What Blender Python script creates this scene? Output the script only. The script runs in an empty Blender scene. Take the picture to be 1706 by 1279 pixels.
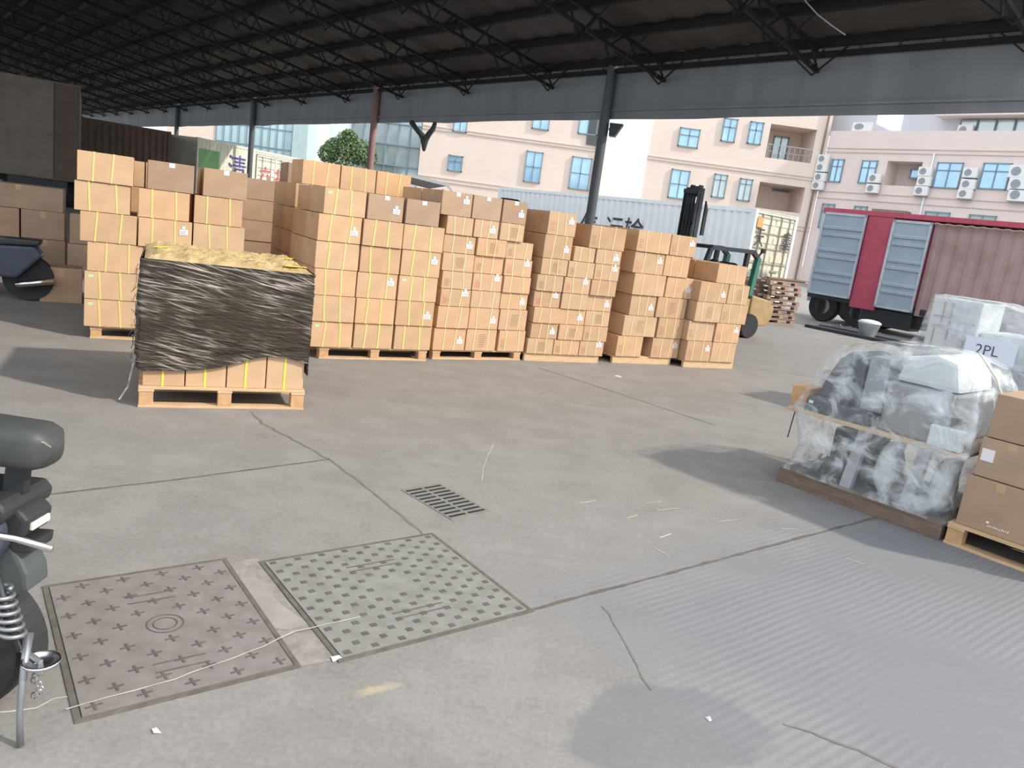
import bpy, bmesh, math, random
from mathutils import Vector, Matrix, noise
random.seed(7)
D2R = math.radians
SC = bpy.context.scene
COL = SC.collection

# ------------------------------------------------------------------ camera
FPX, PITCH, ROLL, CAMH = 1270.0, D2R(12.0), D2R(7.7), 1.6
_f = Vector((0, math.cos(PITCH), -math.sin(PITCH)))
_u = Vector((0, math.sin(PITCH), math.cos(PITCH)))
_r = Vector((1, 0, 0))
RIGHT = math.cos(ROLL) * _r + math.sin(ROLL) * _u
UP = -math.sin(ROLL) * _r + math.cos(ROLL) * _u
cam_d = bpy.data.cameras.new('camera')
cam_d.sensor_width = 36.0
cam_d.lens = FPX / 1706 * 36.0
cam_d.clip_end = 500
cam = bpy.data.objects.new('camera', cam_d)
COL.objects.link(cam)
m3 = Matrix((RIGHT, UP, -_f)).transposed()
cam.matrix_world = Matrix.Translation((0, 0, CAMH)) @ m3.to_4x4()
SC.camera = cam

# ------------------------------------------------------------------ sky, sun, exposure
SUN_AZ, SUN_EL = 105.0, 39.0
w = bpy.data.worlds.new('sky')
SC.world = w
w.use_nodes = True
nt = w.node_tree
nt.nodes.clear()
wo = nt.nodes.new('ShaderNodeOutputWorld')
bg = nt.nodes.new('ShaderNodeBackground')
bg.inputs['Color'].default_value = (0.86, 0.93, 1.0, 1)
bg.inputs['Strength'].default_value = 1.8
nt.links.new(bg.outputs[0], wo.inputs[0])
sd = bpy.data.lights.new('sun', 'SUN')
sd.energy = 3.9
sd.angle = D2R(2.0)
sd.color = (1.0, 0.90, 0.76)
sun = bpy.data.objects.new('sun', sd)
COL.objects.link(sun)
_s = Vector((math.sin(D2R(SUN_AZ)) * math.cos(D2R(SUN_EL)), math.cos(D2R(SUN_AZ)) * math.cos(D2R(SUN_EL)), math.sin(D2R(SUN_EL))))
sun.rotation_euler = _s.to_track_quat('Z', 'Y').to_euler()
sun.location = (8, -3, 9)
SC.view_settings.view_transform = 'Standard'
SC.view_settings.look = 'None'
SC.view_settings.gamma = 1
SC.view_settings.use_curve_mapping = False
SC.view_settings.exposure = 0.0


# ------------------------------------------------------------------ geometry helpers
def ray(x, y):
    return (_f * FPX + RIGHT * (x - 853) - UP * (y - 639.5)).normalized()


def G(px, py):
    d = ray(px, py)
    t = -CAMH / d.z
    return (d.x * t, d.y * t)


def frame(x, y, az, z=0.0):
    """local x runs along compass bearing az (0 = +Y), local y runs away to its left"""
    return Matrix.Translation((x, y, z)) @ Matrix.Rotation(D2R(90 - az), 4, 'Z')


def on_plane(M, px, py, ly=0.0):
    """pixel -> (local x, z) on the upright plane local y = ly of frame M"""
    o = Vector((0, 0, CAMH))
    n = (M.to_3x3() @ Vector((0, 1, 0)))
    p0 = M @ Vector((0, ly, 0))
    d = ray(px, py)
    t = (p0 - o).dot(n) / d.dot(n)
    q = M.inverted() @ (o + d * t)
    return q.x, q.z


EA = Vector((math.sin(D2R(48.7)), math.cos(D2R(48.7)), 0))
EB = Vector((-math.sin(D2R(41.3)), math.cos(D2R(41.3)), 0))


def AB(a, b, z=0.0):
    v = EA * a + EB * b
    return Vector((v.x, v.y, z))


class MB:
    def __init__(s):
        s.v, s.f, s.m = [], [], []
        s.mi = 0

    def add(s, vs, fs):
        o = len(s.v)
        s.v += [tuple(p) for p in vs]
        for f in fs:
            s.f.append([i + o for i in f])
            s.m.append(s.mi)
        return s

    def box(s, x0, y0, z0, x1, y1, z1):
        return s.add([(x0, y0, z0), (x1, y0, z0), (x1, y1, z0), (x0, y1, z0), (x0, y0, z1), (x1, y0, z1), (x1, y1, z1), (x0, y1, z1)],
                     [(0, 3, 2, 1), (4, 5, 6, 7), (0, 1, 5, 4), (1, 2, 6, 5), (2, 3, 7, 6), (3, 0, 4, 7)])

    def bar(s, p, q, w, h=None, up=(0, 0, 1)):
        p, q = Vector(p), Vector(q)
        h = w if h is None else h
        d = (q - p).normalized()
        u = Vector(up)
        if abs(d.dot(u)) > 0.98:
            u = Vector((1, 0, 0)) if abs(d.x) < 0.9 else Vector((0, 1, 0))
        sx = d.cross(u).normalized() * (w / 2)
        sz = sx.cross(d).normalized() * (h / 2)
        vs = [p - sx - sz, p + sx - sz, p + sx + sz, p - sx + sz, q - sx - sz, q + sx - sz, q + sx + sz, q - sx + sz]
        return s.add(vs, [(0, 1, 2, 3), (7, 6, 5, 4), (0, 4, 5, 1), (1, 5, 6, 2), (2, 6, 7, 3), (3, 7, 4, 0)])

    def tube(s, pts, r, n=10, cap=True):
        pts = [Vector(p) for p in pts]
        rs = r if isinstance(r, (list, tuple)) else [r] * len(pts)
        rings = []
        pu = None
        for i, p in enumerate(pts):
            d = (pts[min(i + 1, len(pts) - 1)] - pts[max(i - 1, 0)]).normalized()
            if pu is None:
                pu = Vector((0, 0, 1)) if abs(d.z) < 0.9 else Vector((1, 0, 0))
            a = d.cross(pu).normalized()
            b = a.cross(d).normalized()
            pu = b
            rings.append([p + (a * math.cos(t) + b * math.sin(t)) * rs[i] for t in [2 * math.pi * k / n for k in range(n)]])
        vs = [q for R in rings for q in R]
        fs = []
        for i in range(len(pts) - 1):
            for k in range(n):
                a0, a1 = i * n + k, i * n + (k + 1) % n
                fs.append((a0, a1, a1 + n, a0 + n))
        if cap:
            fs.append(tuple(range(n))[::-1])
            fs.append(tuple(range((len(pts) - 1) * n, len(pts) * n)))
        return s.add(vs, fs)

    def lathe(s, c, prof, n=20, axis='Z'):
        """prof: (radius, height) pairs about axis through c"""
        c = Vector(c)
        vs, fs = [], []
        for r, h in prof:
            for k in range(n):
                t = 2 * math.pi * k / n
                a, b = r * math.cos(t), r * math.sin(t)
                vs.append(c + (Vector((a, b, h)) if axis == 'Z' else Vector((a, h, b)) if axis == 'Y' else Vector((h, a, b))))
        for i in range(len(prof) - 1):
            for k in range(n):
                a0, a1 = i * n + k, i * n + (k + 1) % n
                fs.append((a0, a1, a1 + n, a0 + n))
        fs.append(tuple(range(n))[::-1])
        fs.append(tuple(range((len(prof) - 1) * n, len(prof) * n)))
        return s.add(vs, fs)

    def prism(s, poly, y0, y1, plane='XZ'):
        """poly in XZ extruded along Y (or XY along Z)"""
        n = len(poly)
        if plane == 'XZ':
            vs = [(x, y0, z) for x, z in poly] + [(x, y1, z) for x, z in poly]
        elif plane == 'YZ':
            vs = [(y0, x, z) for x, z in poly] + [(y1, x, z) for x, z in poly]
        else:
            vs = [(x, y, y0) for x, y in poly] + [(x, y, y1) for x, y in poly]
        fs = [tuple(range(n)), tuple(range(2 * n - 1, n - 1, -1))]
        fs += [(i, i + n, (i + 1) % n + n, (i + 1) % n) for i in range(n)]
        return s.add(vs, fs)

    def xform(s, M, start=0):
        for i in range(start, len(s.v)):
            s.v[i] = tuple(M @ Vector(s.v[i]))
        return s

    def mesh(s, name, mats, smooth=False, recalc=True, bevel=0):
        me = bpy.data.meshes.new(name)
        me.from_pydata([tuple(v) for v in s.v], [], s.f)
        for m in (mats if isinstance(mats, (list, tuple)) else [mats]):
            me.materials.append(m)
        me.polygons.foreach_set('material_index', s.m)
        if recalc or bevel:
            bm = bmesh.new()
            bm.from_mesh(me)
            if recalc:
                bmesh.ops.recalc_face_normals(bm, faces=bm.faces)
            if bevel:
                bmesh.ops.bevel(bm, geom=bm.edges[:], offset=bevel, segments=2, profile=0.6, affect='EDGES', clamp_overlap=True)
            bm.to_mesh(me)
            bm.free()
        if smooth:
            me.polygons.foreach_set('use_smooth', [True] * len(me.polygons))
        me.update()
        return me

    def build(s, name, mats, parent=None, M=None, **k):
        return obj(name, s.mesh(name, mats, **k), parent, M)


def obj(name, me, parent=None, M=None):
    o = bpy.data.objects.new(name, me)
    COL.objects.link(o)
    if parent is not None:
        o.parent = parent
    if M is not None:
        o.matrix_local = M
    return o


def tag(o, label=None, cat=None, group=None, kind=None):
    if label:
        o['label'] = label
    if cat:
        o['category'] = cat
    if group:
        o['group'] = group
    if kind:
        o['kind'] = kind
    return o


def thing(name, M, label, cat, group=None):
    o = bpy.data.objects.new(name, None)
    COL.objects.link(o)
    o.empty_display_size = 0.1
    o.matrix_world = M if isinstance(M, Matrix) else Matrix.Translation(M)
    return tag(o, label, cat, group)


def dup_tree(o, parent=None):
    c = o.copy()
    COL.objects.link(c)
    c.parent = parent
    for ch in list(o.children):
        dup_tree(ch, c)
    return c


# ------------------------------------------------------------------ materials
def nodes_of(name):
    m = bpy.data.materials.new(name)
    m.use_nodes = True
    t = m.node_tree
    b = t.nodes['Principled BSDF']
    return m, t, b


def ramp(t, fac, stops):
    r = t.nodes.new('ShaderNodeValToRGB')
    e = r.color_ramp.elements
    while len(e) < len(stops):
        e.new(0.5)
    for i, (p, c) in enumerate(stops):
        e[i].position = p
        e[i].color = (*c, 1) if len(c) == 3 else c
    t.links.new(fac, r.inputs[0])
    return r.outputs[0]


def noise_tex(t, scale, detail=4, rough=0.55, vec=None, dist=0.0):
    n = t.nodes.new('ShaderNodeTexNoise')
    n.inputs['Scale'].default_value = scale
    n.inputs['Detail'].default_value = detail
    n.inputs['Roughness'].default_value = rough
    n.inputs['Distortion'].default_value = dist
    if vec is None:
        tc = t.nodes.new('ShaderNodeTexCoord')
        vec = tc.outputs['Object']
    t.links.new(vec, n.inputs['Vector'])
    return n.outputs['Fac']


def mix(t, fac, a, b, mode='MIX'):
    n = t.nodes.new('ShaderNodeMix')
    n.data_type = 'RGBA'
    n.blend_type = mode
    for sock, v in ((n.inputs[0], fac), (n.inputs[6], a), (n.inputs[7], b)):
        if isinstance(v, (int, float)):
            sock.default_value = v
        elif isinstance(v, tuple):
            sock.default_value = (*v, 1) if len(v) == 3 else v
        else:
            t.links.new(v, sock)
    return n.outputs[2]


def mathn(t, op, a, b=None, c=None):
    n = t.nodes.new('ShaderNodeMath')
    n.operation = op
    for i, v in enumerate((a, b, c)):
        if v is None:
            continue
        if isinstance(v, (int, float)):
            n.inputs[i].default_value = v
        else:
            t.links.new(v, n.inputs[i])
    return n.outputs[0]


def scaled(t, sx, sy, sz, src='Object', rz=0.0):
    tc = t.nodes.new('ShaderNodeTexCoord')
    mp = t.nodes.new('ShaderNodeMapping')
    mp.inputs['Scale'].default_value = (sx, sy, sz)
    mp.inputs['Rotation'].default_value = (0, 0, rz)
    t.links.new(tc.outputs[src], mp.inputs[0])
    return mp.outputs[0]


def bump(t, b, h, strength, dist=0.01):
    n = t.nodes.new('ShaderNodeBump')
    n.inputs['Strength'].default_value = strength
    n.inputs['Distance'].default_value = dist
    t.links.new(h, n.inputs['Height'])
    t.links.new(n.outputs[0], b.inputs['Normal'])


def mat(name, c, rough=0.6, metal=0.0, var=0.12, scale=6.0, bmp=0.0, spec=0.4, vec=None, c2=None, lo=0.3, hi=0.7):
    m, t, b = nodes_of(name)
    if c2 is None:
        c2 = tuple(min(1, x * (1 + var)) for x in c)
        c = tuple(x * (1 - var) for x in c)
    v = scaled(t, *vec) if vec else None
    n = noise_tex(t, scale, 5, 0.6, v)
    t.links.new(ramp(t, n, [(lo, c), (hi, c2)]), b.inputs['Base Color'])
    b.inputs['Roughness'].default_value = rough
    b.inputs['Metallic'].default_value = metal
    b.inputs['Specular IOR Level'].default_value = spec
    if bmp:
        bump(t, b, n, bmp)
    return m


def carton_mat(name, base):
    m, t, b = nodes_of(name)
    oi = t.nodes.new('ShaderNodeObjectInfo')
    n = noise_tex(t, 3.0, 4)
    n2 = noise_tex(t, 60.0, 2, 0.5, scaled(t, 1.0, 1.0, 0.12))
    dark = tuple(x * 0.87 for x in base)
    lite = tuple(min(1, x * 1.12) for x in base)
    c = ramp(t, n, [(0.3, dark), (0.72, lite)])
    warm = ramp(t, oi.outputs['Random'], [(0.0, (0.90, 0.86, 0.82)), (0.5, (1, 1, 1)), (1.0, (1.06, 0.98, 0.90))])
    c = mix(t, 1.0, c, warm, 'MULTIPLY')
    c = mix(t, mathn(t, 'MULTIPLY', n2, 0.12), c, (0.30, 0.2, 0.12))
    t.links.new(c, b.inputs['Base Color'])
    b.inputs['Roughness'].default_value = 0.75
    b.inputs['Specular IOR Level'].default_value = 0.2
    bump(t, b, n2, 0.12, 0.003)
    return m


CARTON = carton_mat('cardboard', (0.60, 0.405, 0.25))
CARTON_B = carton_mat('cardboard_tan', (0.545, 0.37, 0.235))
CARTON_R = carton_mat('cardboard_brown_and_shaded', (0.42, 0.30, 0.215))  # brown cartons; the darker tone also paints shade on the right pallet
TAPE = mat('parcel_tape', (0.50, 0.33, 0.18), 0.35, var=0.05)
STRAP_Y = mat('yellow_strap', (0.80, 0.60, 0.22), 0.4, var=0.06, scale=20)
STRAP_P = mat('pale_strap', (0.78, 0.58, 0.33), 0.4, var=0.06, scale=20)
PRINT = mat('dark_print', (0.27, 0.16, 0.10), 0.7, var=0.1)
REDPRINT = mat('red_print', (0.55, 0.16, 0.10), 0.7, var=0.1)
PAPER = mat('white_label_paper', (0.74, 0.72, 0.72), 0.6, var=0.03)
GREENTAG = mat('green_label_paper', (0.50, 0.66, 0.42), 0.6, var=0.05)
BARCODE = mat('label_ink', (0.25, 0.22, 0.28), 0.6, var=0.1)
WOOD = mat('pallet_wood', (0.50, 0.33, 0.19), 0.75, scale=5, vec=(1.0, 14.0, 14.0), c2=(0.68, 0.48, 0.29), bmp=0.15)
WOOD_END = mat('pallet_block_wood', (0.55, 0.33, 0.17), 0.8, scale=18, var=0.15)
WOOD_OLD = mat('weathered_wood', (0.20, 0.145, 0.10), 0.85, scale=6, vec=(1, 10, 10), c2=(0.36, 0.25, 0.17))
WOOD_DARK = mat('dark_skid_wood', (0.13, 0.09, 0.07), 0.8, scale=5, vec=(1, 10, 10), c2=(0.24, 0.17, 0.13))
KRAFT = mat('kraft_paper', (0.34, 0.24, 0.12), 0.6, scale=11, c2=(0.56, 0.42, 0.22), bmp=0.5)
STRAP_W = mat('bright_yellow_strap', (0.80, 0.70, 0.10), 0.4, var=0.06, scale=20)
YFILM = mat('yellow_tape', (0.85, 0.72, 0.06), 0.35, var=0.05)
DARKSTEEL = mat('dark_steel', (0.045, 0.05, 0.055), 0.5, 0.4, var=0.2)
ROOFSTEEL = mat('roof_truss_steel', (0.018, 0.017, 0.017), 0.7, 0.1, var=0.2)
COLSTEEL = mat('column_steel', (0.10, 0.11, 0.12), 0.55, 0.2, var=0.1)
RUBBER = mat('black_rubber', (0.025, 0.025, 0.027), 0.75, var=0.2)
BLACKPL = mat('black_plastic', (0.035, 0.037, 0.04), 0.42, var=0.15)
CUSHION = mat('black_vinyl_cushion', (0.055, 0.06, 0.058), 0.5, var=0.1, scale=14, bmp=0.08)
BLUEPL = mat('dark_blue_plastic', (0.055, 0.068, 0.095), 0.4, var=0.2, scale=8)
CHROME = mat('chrome', (0.72, 0.72, 0.74), 0.22, 1.0, var=0.04)
GREYMET = mat('grey_metal', (0.33, 0.34, 0.36), 0.35, 0.7, var=0.1)
YELLOWPT = mat('forklift_yellow_paint', (0.37, 0.255, 0.12), 0.5, var=0.15)
GREENPT = mat('forklift_green_paint', (0.04, 0.17, 0.13), 0.5, var=0.1)
WHITEPT = mat('white_container_paint', (0.86, 0.90, 0.92), 0.5, var=0.05, scale=2)
CREAMPT = mat('cream_container_paint', (0.66, 0.65, 0.54), 0.55, var=0.08, scale=2)
BROWNPT = mat('brown_container_paint', (0.13, 0.085, 0.06), 0.6, var=0.2, scale=2)
GREYBR = mat('grey_brown_truck_paint', (0.20, 0.165, 0.13), 0.6, var=0.15, scale=2)
REDPT = mat('crimson_paint', (0.46, 0.075, 0.12), 0.5, var=0.12, scale=3)
RUST = mat('faded_rust_paint', (0.40, 0.27, 0.26), 0.7, scale=1.6, c2=(0.25, 0.16, 0.14), lo=0.45, hi=0.8)
BLUEGREY = mat('blue_grey_door_paint', (0.33, 0.40, 0.47), 0.5, var=0.08, scale=3)
ORANGE = mat('orange_decal', (0.80, 0.35, 0.12), 0.5, var=0.03)
GREENPANEL = mat('green_decal', (0.16, 0.36, 0.15), 0.5, var=0.12, scale=3)
LETTER = mat('black_lettering', (0.05, 0.05, 0.06), 0.5, var=0.05)
LETTERB = mat('blue_lettering', (0.07, 0.07, 0.28), 0.5, var=0.05)
LETTERR = mat('red_lettering', (0.65, 0.07, 0.09), 0.5, var=0.05)
INKPEN = mat('pen_ink', (0.10, 0.10, 0.14), 0.6, var=0.05)
FACADE = mat('peach_facade_paint', (0.76, 0.63, 0.55), 0.8, var=0.05, scale=0.35)
FACADE2 = mat('pink_facade_paint', (0.74, 0.63, 0.59), 0.8, var=0.05, scale=0.35)
FWHITE = mat('white_facade_panel', (0.80, 0.86, 0.88), 0.6, var=0.03, scale=0.4)
FGREY = mat('grey_facade_paint', (0.58, 0.60, 0.64), 0.7, var=0.05, scale=0.4)
SHADEWALL = mat('recess_wall_paint', (0.62, 0.58, 0.58), 0.8, var=0.05)
WFRAME = mat('window_frame', (0.22, 0.30, 0.34), 0.5, 0.2, var=0.08)
MOULD = mat('facade_moulding', (0.64, 0.54, 0.48), 0.8, var=0.04)
GLASS = mat('blue_window_glass', (0.40, 0.62, 0.80), 0.10, 0.35, var=0.15, scale=0.8, spec=0.8)
GLASSG = mat('pale_window_glass', (0.50, 0.58, 0.58), 0.12, 0.4, var=0.12, scale=0.8, spec=0.8)
GLASSD = mat('dark_window_glass', (0.08, 0.09, 0.09), 0.15, 0.2, var=0.1)
ACWHITE = mat('air_conditioner_shell', (0.78, 0.78, 0.76), 0.5, var=0.04)
LEAF = mat('tree_leaves', (0.10, 0.16, 0.07), 0.7, scale=4, c2=(0.20, 0.27, 0.13))
BARK = mat('tree_bark', (0.12, 0.09, 0.06), 0.9)
MACHGREY = mat('machine_grey', (0.30, 0.32, 0.35), 0.4, 0.3, var=0.15, scale=5)
MACHDARK = mat('machine_charcoal', (0.07, 0.08, 0.10), 0.4, 0.2, var=0.25, scale=5)
POSTGREY = mat('light_grey_post', (0.42, 0.43, 0.46), 0.5, 0.1, var=0.06)
FOAMW = mat('white_foam', (0.62, 0.66, 0.67), 0.6, var=0.08, scale=5)
SHEETW = mat('paper_sheet', (0.70, 0.76, 0.88), 0.6, var=0.02)
ROPE = mat('rope', (0.55, 0.55, 0.42), 0.8)
CANOPYW = mat('white_canopy', (0.80, 0.80, 0.78), 0.5, var=0.04)


def roof_mat():
    m, t, b = nodes_of('roof_sheet')
    n = noise_tex(t, 0.5, 4)
    t.links.new(ramp(t, n, [(0.3, (0.055, 0.046, 0.043)), (0.7, (0.10, 0.09, 0.087))]), b.inputs['Base Color'])
    b.inputs['Roughness'].default_value = 0.7
    return m


def fascia_mat():
    m, t, b = nodes_of('fascia_sheet')
    n = noise_tex(t, 1.2, 4, 0.6, scaled(t, 1, 1, 0.15))
    t.links.new(ramp(t, n, [(0.3, (0.20, 0.215, 0.23)), (0.7, (0.28, 0.295, 0.31))]), b.inputs['Base Color'])
    b.inputs['Roughness'].default_value = 0.6
    return m


def floor_mat():
    m, t, b = nodes_of('concrete_floor')
    n1 = noise_tex(t, 0.35, 6, 0.6)
    n2 = noise_tex(t, 3.0, 8, 0.7)
    n3 = noise_tex(t, 45.0, 4, 0.7)
    c = ramp(t, n1, [(0.32, (0.208, 0.192, 0.178)), (0.68, (0.265, 0.252, 0.24))])
    c = mix(t, 0.62, c, ramp(t, n2, [(0.30, (0.176, 0.164, 0.154)), (0.70, (0.292, 0.278, 0.266))]))
    c = mix(t, 0.16, c, ramp(t, n3, [(0.35, (0.14, 0.13, 0.12)), (0.65, (0.45, 0.43, 0.41))]))
    # smears dragged along the traffic direction
    n4 = noise_tex(t, 1.0, 6, 0.65, scaled(t, 0.5, 3.2, 1, rz=D2R(-18)))
    c = mix(t, mathn(t, 'MULTIPLY', ramp(t, n4, [(0.52, (0, 0, 0)), (0.72, (1, 1, 1))]), 0.30), c, (0.35, 0.335, 0.315))
    n5 = noise_tex(t, 0.9, 5, 0.6, scaled(t, 0.6, 2.0, 1, rz=D2R(-25)))
    c = mix(t, mathn(t, 'MULTIPLY', ramp(t, n5, [(0.55, (0, 0, 0)), (0.75, (1, 1, 1))]), 0.35), c, (0.17, 0.155, 0.14))
    # broom grooves in the slab on the right
    tc = t.nodes.new('ShaderNodeTexCoord')
    sx = t.nodes.new('ShaderNodeSeparateXYZ')
    t.links.new(tc.outputs['Object'], sx.inputs[0])
    X, Y = sx.outputs[0], sx.outputs[1]
    ca, sa = math.cos(D2R(51)), math.sin(D2R(51))
    across = mathn(t, 'ADD', mathn(t, 'MULTIPLY', X, ca), mathn(t, 'MULTIPLY', Y, -sa))
    wob = mathn(t, 'MULTIPLY', noise_tex(t, 1.6, 3), 0.05)
    ph = mathn(t, 'MULTIPLY', mathn(t, 'ADD', across, wob), 2 * math.pi / 0.040)
    gro = mathn(t, 'SINE', ph)
    gro = mathn(t, 'MULTIPLY_ADD', gro, 0.5, 0.5)
    bco = mathn(t, 'ADD', mathn(t, 'MULTIPLY', X, -EB.x), mathn(t, 'MULTIPLY', Y, -EB.y))   # -b
    aco = mathn(t, 'ADD', mathn(t, 'MULTIPLY', X, EA.x), mathn(t, 'MULTIPLY', Y, EA.y))
    mk = mathn(t, 'ADD', bco, 2.55)
    mk = mathn(t, 'MINIMUM', mk, mathn(t, 'MULTIPLY', mathn(t, 'SUBTRACT', aco, 1.9), 1.0))
    mk = mathn(t, 'MULTIPLY', mk, 1.3)
    mkn = t.nodes.new('ShaderNodeClamp')
    t.links.new(mk, mkn.inputs[0])
    mask = mathn(t, 'MULTIPLY', mkn.outputs[0], ramp(t, noise_tex(t, 1.3, 3), [(0.38, (0, 0, 0)), (0.58, (1, 1, 1))]))
    g = mathn(t, 'MULTIPLY', mask, gro)
    c = mix(t, mathn(t, 'MULTIPLY', g, 0.40), c, (0.37, 0.38, 0.40))
    c = mix(t, mathn(t, 'MULTIPLY', mkn.outputs[0], 0.75), c, (0.180, 0.188, 0.208))  # darker bluish tone stands in for missing roof shade on the right
    # smooth dark repair patch
    px = mathn(t, 'SUBTRACT', X, G(1120, 1215)[0])
    py = mathn(t, 'SUBTRACT', Y, G(1120, 1215)[1])
    e1 = mathn(t, 'ADD', mathn(t, 'MULTIPLY', px, 0.95), mathn(t, 'MULTIPLY', py, 0.25))
    e2 = mathn(t, 'ADD', mathn(t, 'MULTIPLY', px, -0.5), mathn(t, 'MULTIPLY', py, 1.45))
    rr = mathn(t, 'SQRT', mathn(t, 'ADD', mathn(t, 'MULTIPLY', e1, e1), mathn(t, 'MULTIPLY', e2, e2)))
    rr = mathn(t, 'ADD', rr, mathn(t, 'MULTIPLY', noise_tex(t, 3.0, 5), 0.30))
    pm = ramp(t, rr, [(0.48, (1, 1, 1)), (0.53, (0, 0, 0))])
    c = mix(t, mathn(t, 'MULTIPLY', pm, 0.55), c, (0.150, 0.158, 0.180))
    # straw coloured spill
    gx, gy = G(628, 1148)
    qx = mathn(t, 'SUBTRACT', X, gx)
    qy = mathn(t, 'SUBTRACT', Y, gy)
    qa = mathn(t, 'MULTIPLY', mathn(t, 'ADD', mathn(t, 'MULTIPLY', qx, 0.85), mathn(t, 'MULTIPLY', qy, 0.53)), 6.0)
    qb = mathn(t, 'MULTIPLY', mathn(t, 'ADD', mathn(t, 'MULTIPLY', qx, -0.53), mathn(t, 'MULTIPLY', qy, 0.85)), 22.0)
    rq = mathn(t, 'SQRT', mathn(t, 'ADD', mathn(t, 'MULTIPLY', qa, qa), mathn(t, 'MULTIPLY', qb, qb)))
    rq = mathn(t, 'ADD', rq, mathn(t, 'MULTIPLY', noise_tex(t, 22.0, 6, 0.7), 0.8))
    ym = ramp(t, rq, [(0.60, (1, 1, 1)), (0.98, (0, 0, 0))])
    c = mix(t, mathn(t, 'MULTIPLY', ym, 0.6), c, (0.46, 0.40, 0.25))
    t.links.new(c, b.inputs['Base Color'])
    b.inputs['Roughness'].default_value = 0.72
    b.inputs['Specular IOR Level'].default_value = 0.35
    h = mathn(t, 'ADD', mathn(t, 'MULTIPLY', n3, 0.35), mathn(t, 'MULTIPLY', g, 0.5))
    h = mathn(t, 'ADD', h, mathn(t, 'MULTIPLY', n2, 0.6))
    bump(t, b, h, 0.35, 0.008)
    return m


def film_mat(name, tint, lo, hi, rough=0.18, sc=(3, 3, 9), c_lo=0.1, c_hi=0.9):
    m, t, b = nodes_of(name)
    b.inputs['Base Color'].default_value = (*tint, 1)
    b.inputs['Roughness'].default_value = rough
    b.inputs['Specular IOR Level'].default_value = 0.9
    n = noise_tex(t, 2.0, 5, 0.62, scaled(t, *sc), dist=0.6)
    bump(t, b, n, 0.65, 0.025)
    tr = t.nodes.new('ShaderNodeBsdfTransparent')
    mx = t.nodes.new('ShaderNodeMixShader')
    f = ramp(t, n, [(lo, (c_lo,) * 3), (hi, (c_hi,) * 3)])
    t.links.new(f, mx.inputs[0])
    t.links.new(tr.outputs[0], mx.inputs[1])
    t.links.new(b.outputs[0], mx.inputs[2])
    t.links.new(mx.outputs[0], t.nodes['Material Output'].inputs[0])
    return m


CLEARFILM = film_mat('clear_stretch_film', (0.74, 0.78, 0.80), 0.44, 0.72, 0.2, (2.4, 2.4, 3.4), c_lo=0.10, c_hi=0.88)
MILKFILM = film_mat('milky_plastic_sheet', (0.72, 0.75, 0.80), 0.36, 0.66, 0.28, (1.5, 1.5, 2.5), c_lo=0.12, c_hi=0.72)


def blackfilm_mat():
    m, t, b = nodes_of('black_stretch_film')
    col = (0.017, 0.013, 0.011)
    n = noise_tex(t, 1.6, 7, 0.75, scaled(t, 1.0, 1.0, 24.0), 0.6)
    c = ramp(t, n, [(0.35, (0.014, 0.010, 0.007)), (0.70, (0.050, 0.037, 0.028))])
    h = n
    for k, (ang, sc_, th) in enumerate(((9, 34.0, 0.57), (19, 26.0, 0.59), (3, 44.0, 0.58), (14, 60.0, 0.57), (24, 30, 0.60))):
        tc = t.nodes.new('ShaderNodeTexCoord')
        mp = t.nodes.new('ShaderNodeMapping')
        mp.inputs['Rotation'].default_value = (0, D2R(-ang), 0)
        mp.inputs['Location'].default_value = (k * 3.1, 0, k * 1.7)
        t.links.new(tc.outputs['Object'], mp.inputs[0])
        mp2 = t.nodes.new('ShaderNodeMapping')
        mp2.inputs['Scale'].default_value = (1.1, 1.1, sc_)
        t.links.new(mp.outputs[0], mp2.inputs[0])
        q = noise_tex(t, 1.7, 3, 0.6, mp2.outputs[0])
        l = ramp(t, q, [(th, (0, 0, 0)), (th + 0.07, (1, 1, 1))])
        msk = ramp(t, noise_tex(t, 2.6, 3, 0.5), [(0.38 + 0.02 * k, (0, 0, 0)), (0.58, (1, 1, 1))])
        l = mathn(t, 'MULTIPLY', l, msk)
        c = mix(t, mathn(t, 'MULTIPLY', l, 0.85), c, (0.50, 0.45, 0.40))  # pale stretch lines, brightened to paint in the film's glints
        h = mathn(t, 'ADD', h, mathn(t, 'MULTIPLY', q, 0.5))
    t.links.new(c, b.inputs['Base Color'])
    b.inputs['Roughness'].default_value = 0.27
    b.inputs['Specular IOR Level'].default_value = 0.45
    b.inputs['Specular Tint'].default_value = (1.0, 0.9, 0.8, 1)
    bump(t, b, h, 0.7, 0.02)
    return m


BLACKFILM = blackfilm_mat()
FLOOR = floor_mat()
ROOFM = roof_mat()
FASCIAM = fascia_mat()
IRON = mat('cast_iron_cover', (0.205, 0.18, 0.17), 0.65, 0.1, scale=12, c2=(0.27, 0.245, 0.235), bmp=0.3)
IRONG = mat('grey_cast_iron_cover', (0.21, 0.21, 0.19), 0.65, 0.1, scale=12, c2=(0.285, 0.285, 0.265), bmp=0.3)
IRONDK = mat('dark_iron_relief', (0.125, 0.11, 0.102), 0.8, 0.1, scale=25, var=0.2)  # darker iron tone for the relief marks
JOINT = mat('joint_grime', (0.13, 0.115, 0.10), 0.9, scale=15, var=0.25)
HOLE = mat('drain_void', (0.02, 0.02, 0.018), 0.9)
CRACK = mat('crack_grime', (0.17, 0.155, 0.14), 0.9, scale=20, var=0.2)
CHALK = mat('pale_scratch', (0.48, 0.46, 0.43), 0.8, scale=20, var=0.1)
CHALKW = mat('pale_cable', (0.5, 0.5, 0.48), 0.7)
MORTAR = mat('rough_mortar', (0.20, 0.18, 0.165), 0.9, scale=16, c2=(0.33, 0.30, 0.28), bmp=0.5)


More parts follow.
